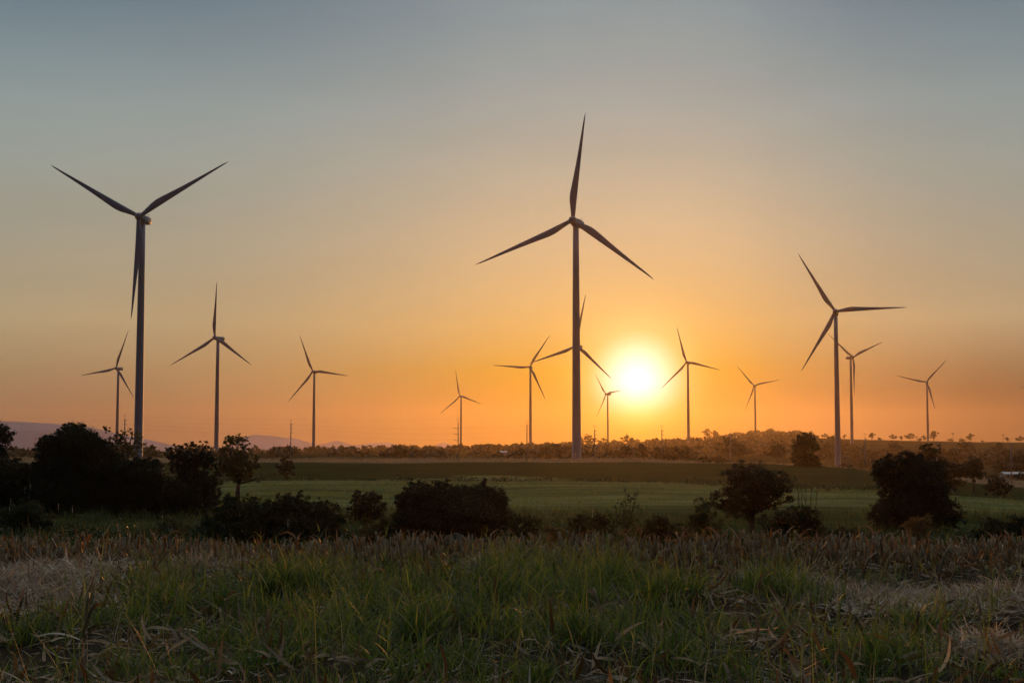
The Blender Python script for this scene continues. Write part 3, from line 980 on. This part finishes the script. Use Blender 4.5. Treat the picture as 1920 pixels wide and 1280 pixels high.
QL = 'low dark tree on the horizon between the big left trees and the small pointed hill'
for px, h, k in [(262, 8, 'low'), (285, 9, 'broad'), (300, 8, 'broad'), (495, 11, 'broad'), (508, 12, 'broad'), (525, 10, 'broad'), (600, 6, 'broad'), (620, 6, 'low'), (653, 7, 'round'), (690, 6, 'broad'), (770, 8, 'round'), (780, 9, 'round'),
                 (798, 11, 'round'), (822, 8, 'broad'), (828, 12, 'broad'), (848, 9, 'broad'), (30, 10, 'broad'), (48, 9, 'broad'), (200, 30, 'broad'), (180, 26, 'broad'), (232, 26, 'broad')]:
    far_tree(k, px, h, QL, QG, d=(1150 if h < 20 else 620) + rnd.uniform(-120, 120), wscale=1.3)


# ------------------------------------------------------------------ power line
poles = [(233, 777), (545, 785), (859, 784), (988, 787), (1115, 797), (1241, 797), (1370, 803), (1622, 812), (1758, 818), (1895, 820)]
PLAB = ['power pole beside the huge left turbine, its top above the sparse tree', 'power pole standing alone before the blue hills', 'power pole with three crossarms in front of a tiny turbine',
        'power pole beside the small turbine left of the tallest turbine', 'power pole between the tallest turbine and the sun', 'power pole just right of the sun, below its glare',
        'power pole in front of the two round ridge trees', 'pale-footed power pole right of the large right turbine', 'power pole behind the massive right tree', 'pale power pole near the right edge beside the shed']
heads = []
for i, ((px, top), lab) in enumerate(zip(poles, PLAB)):
    d = 520 + (i % 3) * 2
    b = at(px, HOR, d)
    z = g1z(b.x, d)
    h = at(px, top, d).z - z
    root = tag(obj('power_pole', None, None, (b.x, d, z)), lab, 'power pole', 'poles of the power line')
    g = Geo()
    hp = h - 1.6
    g.add(*tube([(0, 0, -.5), (0, 0, hp)], [.22, .15], 10))
    g.build('pole', M['concrete'], root, True)
    g = Geo()
    g.add(*tube([(0, 0, hp - .3), (0, 0, h)], [.05, .035], 6))
    g.build('top_rod', M['steel'], root, True)
    g = Geo()
    g.add(*box(-.55, .55, -.05, .05, h - .34, h - .26))
    g.build('earth_wire_bracket', M['steel'], root)
    arm_z = []
    if i == 2:
        for k in range(3):
            g = Geo()
            za = hp - 1.9 - 2.15 * k
            g.add(*box(-2.0, .9, -.24, -.10, za, za + .13))
            g.add(*tube([(0, -.17, za - .8), (-1.1, -.17, za)], [.035, .035], 6))
            g.build('crossarm', M['steel'], root)
            arm_z.append(za)
    else:
        for k in range(3):
            za = hp - .5 - 1.5 * k
            sx = .75 if i != 3 else .5
            g = Geo()
            g.add(*tube([(.12, 0, za), (.3, 0, za + .05), (.33, 0, za + .05), (.55, 0, za + .1), (sx, 0, za + .14)], [.06, .11, .13, .11, .05], 8))
            g.build('insulator', M['ceramic'], root, True)
            arm_z.append(za + .15)
    heads.append((b.x, d, z, h, arm_z, .75 if i != 2 else -1.8))
for k in range(4):
    pts = []
    ext = [(-420, 773)] + poles + [(2150, 826)]
    P = []
    x0, d0, z0, h0, a0, s0 = heads[0]
    P.append((at(-300, HOR, 535).x, 535, z0 + (h0 if k == 3 else a0[k])))
    for (x, d, z, h, a, sx) in heads:
        P.append((x, d, z + h) if k == 3 else (x + sx, d, z + a[k]))
    x1, d1, z1, h1, a1_, s1 = heads[-1]
    P.append((at(2160, HOR, 530).x, 530, z1 - 1.0 + (h1 if k == 3 else a1_[k])))
    for (p, q) in zip(P[:-1], P[1:]):
        p, q = np.array(p), np.array(q)
        L = abs(q[0] - p[0])
        for t in np.linspace(0, 1, 11)[:-1]:
            c = p + (q - p) * t
            c[2] -= 4 * t * (1 - t) * L * .012
            pts.append(c)
    pts.append(np.array(P[-1]))
    g = Geo()
    g.add(*tube(pts, [.014 if k < 3 else .010] * len(pts), 5, False))
    tag(g.build('power_wire', M['wire'], None, True), ['upper conductor wire strung along the power poles', 'middle conductor wire strung along the power poles', 'lowest conductor wire strung along the power poles', 'thin earth wire strung over the tops of the power poles'][k], 'wire', 'wires of the power line')


# ------------------------------------------------------------------ small buildings
def shed(px, d, wid, dep, hw, label, name='shed', cat='shed', rise=.8):
    x = (px - 960) / FPX * d
    z = g1z(x, d)
    root = tag(obj(name, None, None, (x, d, z)), label, cat)
    g = Geo()
    g.add(*box(-wid / 2, wid / 2, 0, dep, -.5, hw))
    g.build('wall', M['wall'], root)
    g = Geo()
    o = .5
    V = [(-wid / 2 - o, -o, hw + .004), (wid / 2 + o, -o, hw + .004), (wid / 2 + o, dep / 2, hw + rise), (-wid / 2 - o, dep / 2, hw + rise), (wid / 2 + o, dep + o, hw + .004), (-wid / 2 - o, dep + o, hw + .004)]
    V2 = [(a, b, c + .12) for a, b, c in V]
    g.add(V + V2, [(0, 3, 2, 1), (3, 5, 4, 2), (6, 7, 8, 9), (9, 8, 10, 11), (0, 1, 7, 6), (5, 11, 10, 4), (0, 6, 9, 3), (3, 9, 11, 5), (1, 2, 8, 7), (2, 4, 10, 8)])
    g.build('roof', M['sheet_roof'], root)
    g = Geo()
    g.add(*box(-.6, .6, -.06, -.004, .02, 2.0))
    g.build('door', M['steel'], root)


shed(1908, 600, 12, 7, 2.6, 'long low shed with a pale sheet roof at the right edge')
shed(944, 900, 4, 5, 2.0, 'tiny pale-roofed hut among bushes left of the tallest turbine', 'hut', 'hut')


# ------------------------------------------------------------------ ground cover that nobody could count
def scatter_bushes(n, pick, leaves, hrange, mat, name, label, flat=.8, lf=.33):
    P = []
    S = []
    tries = 0
    while len(P) < n and tries < n * 30:
        tries += 1
        q = pick()
        if q is None:
            continue
        px, d, k = q
        P.append(((px - 960) / FPX * d, d))
        S.append(k * (hrange[0] + (hrange[1] - hrange[0]) * rng.random() ** 2.2))
    P = np.array(P)
    S = np.array(S)
    z = gz(P[:, 0], P[:, 1], False)
    N = len(P)
    u = rng.normal(size=(N, leaves, 3))
    u /= np.linalg.norm(u, axis=2)[..., None]
    u *= (.35 + .65 * rng.random((N, leaves, 1)) ** .5)
    u[..., 2] = np.abs(u[..., 2])
    C = np.stack([P[:, 0], P[:, 1], z], 1)[:, None] + u * S[:, None, None] * np.array([flat, flat, 1.0])
    C = C.reshape(-1, 3)
    ls = np.repeat(S, leaves) * lf
    a = rng.normal(size=(len(C), 3))
    a /= np.linalg.norm(a, axis=1)[:, None]
    b = np.cross(a, rng.normal(size=(len(C), 3)))
    b /= np.linalg.norm(b, axis=1)[:, None]
    a *= ls[:, None]
    b *= ls[:, None] * .6
    V = np.stack([C - a, C + b, C + a, C - b], 1).reshape(-1, 3)
    g = Geo()
    g.add(V, np.arange(4 * len(C)).reshape(-1, 4))
    tag(g.build(name, M[mat]), label, None, None, 'stuff')


def pick_scrub():
    px = rng.uniform(-150, 2080)
    d = float(np.exp(rng.uniform(np.log(560), np.log(2900))))
    x = (px - 960) / FPX * d
    if px > 1530 and d > 1500:
        return None
    if d < (720 if px < 1300 else 1080) or (1000 < px < 1300 and d < 900 and rng.random() < .6):
        return None
    if vnoise(x, d * .6, 90, 51) < rng.uniform(-.7, .6):
        return None
    if px < 960 and (vnoise(px, d * .3, 55, 52) < .15 or rng.random() < .35):
        return None
    return px, d, min(1.5, .55 + d / 2200)


def pick_hedge():
    px = rng.uniform(-100, 1100)
    d = rng.choice([760, 980, 1200]) + rng.normal() * 22
    if vnoise(px, d, 60, 61) < -.1 or px > 990:
        return None
    return px, d, 1.0


scatter_bushes(5600, pick_scrub, 26, (1.2, 6.2), 'tree', 'scrub', 'hazy scrub covering the far slopes')
def pick_weeds():
    px = rng.uniform(-250, 2150)
    d = rng.uniform(76, 98)
    if vnoise(px / 20, d, 5, 62) < rng.uniform(-.5, .3):
        return None
    return px, d, 1.0


def pick_edge():
    px = rng.uniform(-200, 2100)
    d = rng.uniform(225, 335)
    x = (px - 960) / FPX * d
    if abs(d + 1.3 * max(x - 10, 0) - 305 + 25 * vnoise(x, d, 30, 64)) > 14:
        return None
    return px, d, 1.0


scatter_bushes(260, pick_edge, 60, (.4, 1.3), 'bush', 'field_weeds', 'rough weeds along the far margin of the green field', 2.0, .2)
scatter_bushes(620, pick_weeds, 110, (.35, 1.0), 'bush', 'weeds', 'dark low weeds filling the gaps between the bushes behind the stubble', 1.3, .13)
scatter_bushes(220, pick_hedge, 26, (.8, 4.2), 'tree', 'undergrowth', 'dark low undergrowth along the left horizon')


def tufts(P, n, L, W, mat, name, label, spread, lean=(.05, .7), bend=(.1, 1.0), S=3):
    N = len(P)
    idx = np.repeat(np.arange(N), n)
    k = len(idx)
    xy = P[idx] + rng.normal(size=(k, 2)) * spread
    b = np.stack([xy[:, 0], xy[:, 1], gz(xy[:, 0], xy[:, 1]) - .02], 1)
    sc = np.repeat(rng.uniform(.6, 1.25, N), n)
    V, Q, C = ribbons(b, rng.uniform(0, 2 * np.pi, k), sc * rng.uniform(*L, k), rng.uniform(*W, k), rng.uniform(*lean, k), rng.uniform(*bend, k), S, rng.uniform(-.6, .6, k))
    g = Geo()
    g.add(V, Q)
    return tag(g.build(name, M[mat]), label, None, None, 'stuff')


def fan(n, d0, d1, lo=-200, hi=2120, keep=None):
    d = np.sqrt(rng.uniform(d0 * d0, d1 * d1, n))
    px = rng.uniform(lo, hi, n)
    x = (px - 960) / FPX * d
    if keep is not None:
        m = keep(x, d, px)
        x, d = x[m], d[m]
    return np.stack([x, d], 1)


# crop on the lit field, dry grass on the far edge, reeds at the field's foot
tufts(fan(9000, 136, 320, keep=lambda x, d, px: (vnoise(x * .35, d, 12, 71) + .35 * vnoise(x, d, 4, 72) > -.05) & (d + 1.3 * np.maximum(x - 10, 0) < 312)), 5, (.35, .75), (.05, .10), 'crop', 'crop', 'low green crop on the field in the valley', .35)
tufts(fan(3800, 425, 640, keep=lambda x, d, px: vnoise(x, d, 30, 73) > -.25), 5, (.5, 1.2), (.10, .22), 'drygrass', 'dry_grass', 'dry straw-coloured grass beyond the green field', .7)
tufts(fan(4200, 74, 138, keep=lambda x, d, px: vnoise(x, d, 9, 74) > -.3), 9, (.5, 1.5), (.025, .06), 'reed', 'tall_grass', 'tall green grass in the hollow behind the stubble', .3)
tufts(fan(1500, 22, 75, keep=lambda x, d, px: vnoise(x, d, 5, 75) > -.2), 8, (.4, 1.1), (.02, .05), 'reed', 'bank_grass', 'grass on the bank below the stubble edge', .25)

# ---- plume grasses: single pale seed heads over the hollow
PG = 'pale plume grasses in the hollow'
for i, (px, row, dd) in enumerate([(20, 936, 88), (27, 948, 88), (47, 914, 90), (57, 908, 90), (18, 952, 86), (110, 946, 86), (136, 950, 86), (304, 968, 84), (1058, 998, 76), (1087, 990, 78), (1111, 958, 78), (540, 975, 78)]):
    t = at(px, row, dd)
    z = g1z(t.x, dd)
    h = t.z - z
    lx = rnd.uniform(-.15, .15)
    g = Geo()
    g.add(*tube([(lx * -1, 0, -.05), (lx * -.3, 0, h * .6), (0, 0, h - .3)], [.012, .009, .006], 5))
    root = g.build('plume_grass', M['reed'], None, True)
    root.location = (t.x, dd, z)
    n = 24
    bb = np.stack([np.zeros(n), np.zeros(n), rng.uniform(h - .38, h + .02, n)], 1)
    V, Q, C = ribbons(bb, rng.uniform(0, 6.28, n), rng.uniform(.07, .15, n), rng.uniform(.008, .018, n), rng.uniform(.1, .35, n), rng.uniform(.1, .5, n), 2)
    g = Geo()
    g.add(V, Q)
    g.build('plume', M['plume'], root)
    tag(root, ('tall pale plume grass at the left edge before the black bush' if px < 160 else 'slender pale plume grass before the dark bushes in the middle'), 'grass', PG + (' on the left' if px < 160 else ' in the middle'))


# ------------------------------------------------------------------ the stubble field
def pxy(px, row):
    d = EYE * FPX / (row - HOR)
    return (px - 960) / FPX * d, d


tuft_px = [(520, 1150), (600, 1180), (700, 1230), (480, 1100), (560, 1110), (800, 1260), (640, 1290), (880, 1190), (930, 1150), (1000, 1130), (1050, 1120), (1100, 1150), (1150, 1130), (1180, 1180),
           (1230, 1170), (1080, 1220), (1000, 1260), (1250, 1240), (1420, 1120), (1450, 1090), (1530, 1130), (1720, 1180), (1650, 1240), (1560, 1290), (200, 1180), (300, 1170), (120, 1250), (350, 1250), (450, 1200),
           (250, 1120), (330, 1100), (1880, 1270), (1020, 1090), (1120, 1090), (1200, 1110), (960, 1100), (760, 1160), (680, 1140), (840, 1120), (720, 1100), (620, 1090), (500, 1250), (900, 1300), (1150, 1290), (60, 1200),
           (1480, 1180), (1380, 1250), (1780, 1150), (1600, 1200), (1320, 1190), (560, 1230), (1100, 1310), (400, 1310), (760, 1330), (1300, 1330), (1700, 1320), (160, 1320), (980, 1200), (860, 1240)]
bare = [(60, 1090, 1.3), (30, 1120, .9), (400, 1070, .7), (1630, 1125, .8), (1860, 1130, .8), (1420, 1085, .4), (1850, 1215, .4), (930, 1075, .4), (1500, 1100, .4)]
BX = np.array([(*pxy(a, b), r) for a, b, r in bare])


def bareness(x, y):
    v = np.zeros_like(x)
    for bx, by, r in BX:
        v = np.maximum(v, np.exp(-(((x - bx) / r) ** 2 + ((y - by) / (r * 1.3)) ** 2)))
    return v


def grass_field():
    xs, ys, L, W, le, be = [], [], [], [], [], []
    # chosen tufts
    for px, row in tuft_px:
        x, y = pxy(px, row)
        n = rng.integers(120, 320)
        rad = rng.uniform(.11, .27)
        k = rng.uniform(.75, 1.15) * (.66 + .34 * math.exp(-((px - 830) / 430) ** 2)) * min(1, max(.42, (y - 7.5) / 5.5))
        xs.append(x + rng.normal(size=n) * rad)
        ys.append(y + rng.normal(size=n) * rad * .9)
        L.append(rng.uniform(.25, .72, n) * k)
        W.append(rng.uniform(.006, .018, n))
        le.append(np.abs(rng.normal(0, .55, n)))
        be.append(rng.uniform(.1, 1.5, n))
    for px, row in [(520, 1125), (560, 1110), (700, 1150), (1000, 1110), (1110, 1125), (1160, 1115), (1215, 1140), (330, 1150), (1450, 1115), (1600, 1235), (850, 1185), (640, 1200), (1060, 1200)]:
        x, y = pxy(px, row)
        for _ in range(4):
            n = rng.integers(90, 170)
            k = rng.uniform(.8, 1.25) * min(1, max(.5, (y - 7) / 7))
            cx, cy2 = x + rng.normal() * .22, y + rng.normal() * .25
            a = rng.uniform(0, 6.28)
            xs.append(cx + rng.normal(size=n) * .10)
            ys.append(cy2 + rng.normal(size=n) * .10)
            L.append(rng.uniform(.28, .62, n) * k)
            W.append(rng.uniform(.008, .02, n))
            le.append(np.abs(rng.normal(.1, .4, n)))
            be.append(rng.uniform(.2, 1.9, n))
    for _ in range(110):
        y = rng.uniform(7, 20.5)
        x = rng.uniform(-.5, .5) * y
        p = .55 + .5 * vnoise([x], [y], 2.0, 83)[0] + .35 * math.exp(-((x - .4) / 2.6) ** 2) - 1.2 * bareness(np.array([x]), np.array([y]))[0]
        if rng.random() > p:
            continue
        n = rng.integers(30, 110)
        rad = rng.uniform(.05, .2)
        k = rng.uniform(.4, .8)
        xs.append(x + rng.normal(size=n) * rad)
        ys.append(y + rng.normal(size=n) * rad)
        L.append(rng.uniform(.2, .6, n) * k)
        W.append(rng.uniform(.005, .014, n))
        le.append(np.abs(rng.normal(0, .6, n)))
        be.append(rng.uniform(.1, 1.7, n))
    # random cover over the whole strip, thinner on bare straw and among the far stubble
    n = 5000
    x = rng.uniform(-11.5, 11.5, n)
    y = rng.uniform(6.5, 21.5, n)
    g0 = .18 + .6 * vnoise(x, y, 1.6, 81) + .35 * vnoise(x, y, .5, 82) - 1.3 * bareness(x, y)
    cen = np.exp(-((x - .4 - (y - 12) * .03) / 3.2) ** 2)
    g0 = g0 - .45 * np.clip((y - 14) / 4, 0, 1) * (1 - cen) - .18 * (1 - cen)
    m = rng.random(n) < np.clip(g0, 0, 1)
    x, y = x[m], y[m]
    n = len(x)
    xs.append(x)
    ys.append(y)
    L.append(rng.uniform(.12, .42, n))
    W.append(rng.uniform(.005, .012, n))
    le.append(np.abs(rng.normal(0, .5, n)))
    be.append(rng.uniform(.1, 1.5, n))
    x, y = np.concatenate(xs), np.concatenate(ys)
    L, W, le, be = map(np.concatenate, (L, W, le, be))
    n = len(x)
    b = np.stack([x, y, gz(x, y) - .01], 1)
    V, Q, C = ribbons(b, rng.uniform(0, 2 * np.pi, n), L, W, le, be, 4, rng.uniform(-.9, .9, n))
    g = Geo()
    g.add(V, Q)
    # culms: jointed stems with side leaves
    sel = rng.choice(len(tuft_px), 260)
    cx = np.array([pxy(*tuft_px[i]) for i in sel]) + rng.normal(size=(260, 2)) * .4
    cb = np.stack([cx[:, 0], cx[:, 1], gz(cx[:, 0], cx[:, 1])], 1)
    yaw = rng.uniform(0, 6.28, 260)
    V, Q, C = ribbons(cb, yaw, rng.uniform(.4, .85, 260), np.full(260, .006), rng.uniform(.05, .5, 260), rng.uniform(0, .6, 260), 6, 0, 1.0)
    g.add(V, Q)
    for k in (2, 3, 4, 5):
        p = C[:, k]
        V, Q, _ = ribbons(p, yaw + (k % 2) * np.pi + rng.normal(size=260) * .6, rng.uniform(.12, .30, 260), rng.uniform(.006, .012, 260), rng.uniform(.4, 1.1, 260), rng.uniform(.1, .9, 260), 4, rng.uniform(-.5, .5, 260))
        g.add(V, Q)
    tip = C[::2, -1]
    nt_ = len(tip)
    for k in range(7):
        p = tip - np.array([0, 0, .012 * k])
        V, Q, _ = ribbons(p, rng.uniform(0, 6.28, nt_), rng.uniform(.04, .10, nt_), np.full(nt_, .005), rng.uniform(.1, .7, nt_), rng.uniform(0, .6, nt_), 2)
        g.add(V, Q)
    tag(g.build('grass', M['grass']), 'green grass growing in tufts over the stubble field', None, None, 'stuff')


grass_field()


def litter():
    n = 52000
    x = rng.uniform(-11.5, 11.5, n)
    y = rng.uniform(6.5, 21.5, n)
    p = .22 + .45 * vnoise(x, y, 1.1, 91) + 1.0 * bareness(x, y)
    m = rng.random(n) < np.clip(p, 0.08, 1)
    x, y = x[m], y[m]
    # extra on the bare patches
    ex = []
    for bx, by, r in BX:
        k = int(3600 * r)
        ex.append(np.stack([bx + rng.normal(size=k) * r * .6, by + rng.normal(size=k) * r * .8], 1))
    ex = np.concatenate(ex)
    x = np.concatenate([x, ex[:, 0]])
    y = np.concatenate([y, ex[:, 1]])
    n = len(x)
    bn = bareness(x, y)
    b = np.stack([x, y, gz(x, y) + rng.uniform(.005, .06, n) + .10 * bn * rng.random(n)], 1)
    V, Q, _ = ribbons(b, rng.uniform(0, 6.28, n), rng.uniform(.06, .32, n), rng.uniform(.006, .024, n), rng.normal(1.5, .16, n) - .55 * bn * rng.random(n), rng.normal(0, .45, n), 4, rng.uniform(-1, 1, n), .7)
    g = Geo()
    g.add(V, Q)
    tag(g.build('straw_litter', M['straw']), 'pale straw and shredded leaves lying on the field', None, None, 'stuff')
    k = 7000
    x = rng.uniform(-10.5, 10.5, k)
    y = rng.uniform(7, 21, k)
    b = np.stack([x, y, gz(x, y)], 1)
    V, Q, _ = ribbons(b, rng.uniform(0, 6.28, k), rng.uniform(.12, .42, k), rng.uniform(.003, .007, k), np.abs(rng.normal(.1, .55, k)), rng.uniform(0, 1.2, k), 3, rng.uniform(-1, 1, k))
    gd = Geo()
    gd.add(V, Q)
    tag(gd.build('dead_grass', M['straw']), 'thin dead straw-coloured stems standing among the green grass', None, None, 'stuff')
    n = 7000
    x = rng.uniform(-10, 10, n)
    y = rng.uniform(7, 20.5, n)
    keep = bareness(x, y) < .4
    x, y = x[keep], y[keep]
    n = len(x)
    b = np.stack([x, y, gz(x, y) + rng.uniform(.01, .12, n)], 1)
    V, Q, _ = ribbons(b, rng.uniform(0, 6.28, n), rng.uniform(.12, .36, n), rng.uniform(.016, .042, n), rng.normal(1.2, .4, n), rng.normal(.2, .9, n), 6, rng.uniform(-1.6, 1.6, n), .6)
    g = Geo()
    g.add(V, Q)
    tag(g.build('leaf_litter', M['husk']), 'brown curled corn leaves lying among the grass', None, None, 'stuff')


litter()


def debris():
    # torn corn leaves: broad pieces, some flat, some curling up
    n = 700
    x = rng.uniform(-10, 10, n)
    y = rng.uniform(7.5, 20, n)
    keep = bareness(x, y) < .6
    x, y = x[keep], y[keep]
    n = len(x)
    b = np.stack([x, y, gz(x, y) + rng.uniform(.01, .09, n)], 1)
    V, Q, _ = ribbons(b, rng.uniform(0, 6.28, n), rng.uniform(.14, .42, n), rng.uniform(.014, .036, n), rng.normal(1.42, .28, n), rng.normal(.1, .9, n), 8, rng.uniform(-2.2, 2.2, n), .5)
    g = Geo()
    g.add(V, Q)
    tag(g.build('torn_leaves', M['straw']), 'torn pale corn leaves strewn over the harvested field', None, None, 'stuff')


debris()


def stalk_geo(r, h, lean):
    pts, rad = [], []
    k = 7
    for i in range(k):
        t = i / (k - 1)
        pts.append((lean[0] * t * t, lean[1] * t * t, -.04 + (h + .04) * t))
        rad.append(.015 * (1 - .25 * t) * (1.18 if i % 2 else 1.0))
    return tube(pts, rad, 6), pts


STALKS = []
for v in range(9):
    r = np.random.default_rng(300 + v)
    h = r.uniform(.22, .44)
    (V, Q), pts = stalk_geo(r, h, r.normal(0, .06, 2))
    g = Geo()
    g.add(V, Q)
    root = g.build('corn_stalk', M['stalk'], None, True)
    for k in range(2):
        p = np.array([pts[r.integers(2, 6)]])
        V, Q, _ = ribbons(p, r.uniform(0, 6.28, 1), r.uniform(.14, .32, 1), r.uniform(.018, .036, 1), r.uniform(.05, .4, 1), r.uniform(.6, 2.8, 1), 7, r.uniform(-1.4, 1.4, 1), .6)
        g = Geo()
        g.add(V, Q)
        g.build('dry_leaf', M['husk'], root)
    STALKS.append(root)

def is_bare(x, y):
    return bareness(np.array([x]), np.array([y]))[0] > .35


spots = []
for row_y in np.arange(15.2, 20.9, .52):
    hw = row_y * .385
    for x in np.arange(-hw, hw, .30):
        y = row_y + rnd.gauss(0, .10)
        xx = x + rnd.gauss(0, .07)
        cen = math.exp(-((xx - .6) / 2.2) ** 2)
        thin = .18 if (xx < -1.0 and y < 17.9) else 1.0
        if rnd.random() < thin * (.80 - .45 * cen * (1 if y < 19.3 else .3)) and not is_bare(xx, y):
            spots.append((xx, y))
for _ in range(20):
    y = rnd.uniform(10.8, 15)
    xx = rnd.uniform(-.36, .36) * y
    if not is_bare(xx, y):
        spots.append((xx, y))
spots.sort(key=lambda s: s[1])
near_spots, rest = spots[:300], spots[300:]
used = set()
for (x, y) in near_spots:
    v = rnd.randrange(9)
    o = STALKS[v] if v not in used else copy_tree(STALKS[v])
    used.add(v)
    o.location = (x, y, g1z(x, y) - .01)
    o.rotation_euler = (rnd.gauss(0, .12), rnd.gauss(0, .12), rnd.uniform(0, 6.28))
    s = rnd.uniform(.8, 1.15)
    o.scale = (s, s, s)
    tag(o, 'short broken dry corn stalk left standing in the harvested field', 'corn stalk', 'dry corn stalks left in the field')
# the farther rows read as one mass
g = Geo()
gl = Geo()
for (x, y) in rest + [(rnd.uniform(-11, 11), rnd.uniform(18.2, 21.6)) for _ in range(2600)]:
    z = g1z(x, y)
    h = rnd.uniform(.16, .40)
    lx, ly = rnd.gauss(0, .05), rnd.gauss(0, .05)
    V, Q = tube([(x, y, z - .04), (x + lx * .4, y + ly * .4, z + h * .5), (x + lx, y + ly, z + h)], [.017, .015, .010], 5)
    g.add(V, Q)
tag(g.build('corn_stubble', M['stalk'], None, True), 'rows of dry corn stubble along the far edge of the field', None, None, 'stuff')
n = 4200
x = rng.uniform(-11, 11, n)
y = rng.uniform(17.2, 21.6, n)
b = np.stack([x, y, gz(x, y) + rng.uniform(0, .30, n)], 1)
V, Q, _ = ribbons(b, rng.uniform(0, 6.28, n), rng.uniform(.08, .24, n), rng.uniform(.012, .03, n), rng.normal(.1, .25, n), rng.uniform(-.3, 1.9, n), 5, rng.uniform(-1.4, 1.4, n), .6)
gl.add(V, Q)
tag(gl.build('dry_leaves', M['husk']), 'withered leaves hanging in the far stubble', None, None, 'stuff')


def big_leaf(px, row, L, W, lean, bend, yaw, tw, label, up=.0):
    x, y = pxy(px, row)
    z = g1z(x, y) + up
    V, Q, _ = ribbons(np.zeros((1, 3)), np.array([yaw]), np.array([L]), np.array([W]), np.array([lean]), np.array([bend]), 10, np.array([tw]), .5)
    V = V.reshape(-1, 2, 3)
    # a shallow fold along the midrib
    mid = V.mean(1, keepdims=True)
    mid[..., 2] -= .012
    V3 = np.concatenate([V[:, :1], mid, V[:, 1:]], 1)
    k = np.arange(10) * 3
    Q3 = np.concatenate([np.stack([k, k + 1, k + 4, k + 3], 1), np.stack([k + 1, k + 2, k + 5, k + 4], 1)])
    g = Geo()
    g.add(V3.reshape(-1, 3), Q3)
    o = g.build('corn_leaf', M['orange_leaf'] if any(k in label for k in ('orange', 'brown', 'reddish')) else M['straw'], None, True)
    o.location = (x, y, z)
    tag(o, label, 'leaf')


big_leaf(160, 1062, .52, .13, -.1, 1.0, -.4, .9, 'big upright orange-brown corn husk leaf at the back of the field on the left')
big_leaf(146, 1064, .42, .07, .1, 1.5, 2.6, .8, 'darker brown drooping leaf beside the big upright husk')
big_leaf(225, 1085, .42, .08, .9, 1.0, .3, .6, 'orange bent corn leaf below the big upright husk')
big_leaf(20, 1060, .38, .07, .1, .9, .5, .4, 'brown curled corn leaf standing at the left edge')
big_leaf(255, 1215, .34, .07, 1.2, .35, .1, .3, 'flat orange corn leaf lying in dark grass near the bottom left')
big_leaf(283, 1245, .40, .07, .75, .5, .5, .8, 'pointed pale corn leaf rising to the right near the bottom left')
big_leaf(345, 1270, .40, .06, -.4, .3, .6, .5, 'drooping brown corn leaf right of the pointed pale leaf')
big_leaf(1230, 1262, .60, .06, 1.1, .7, 3.4, .7, 'long arched grey corn leaf at the bottom, right of centre')
big_leaf(1395, 1170, .34, .08, .5, 1.6, 2.2, .9, 'curled orange corn leaf on a bent stalk, right of centre')
big_leaf(1460, 1222, .48, .07, 1.45, .2, .1, .4, 'long reddish corn leaf lying flat, right of centre near the bottom')
big_leaf(1880, 1222, .50, .07, 1.2, .5, 3.0, .6, 'pale bundle leaf lying at the bottom right')
big_leaf(1030, 1165, .30, .06, .15, .6, 1.2, .5, 'upright brown leaf stub in the middle of the green grass')
big_leaf(1748, 1215, .30, .07, .1, .6, .8, .4, 'upright dark brown leaf stub in grass on the right')

# ------------------------------------------------------------------ the air
HAZE = 0.000035
g = Geo()
g.add(*box(-9000, 9000, -9000, 9000, -76, 230))
hm, nt = new_mat('evening_haze')
pv = nt.node('ShaderNodeVolumePrincipled')
pv.inputs['Color'].default_value = (.86, .68, .50, 1)
pv.inputs['Density'].default_value = HAZE
pv.inputs['Anisotropy'].default_value = .80
pv.inputs['Density Attribute'].default_value = ''
ho = nt.node('ShaderNodeOutputMaterial')
nt.l.new(pv.outputs[0], ho.inputs['Volume'])
hz = g.build('haze', hm)
tag(hz, kind='stuff')
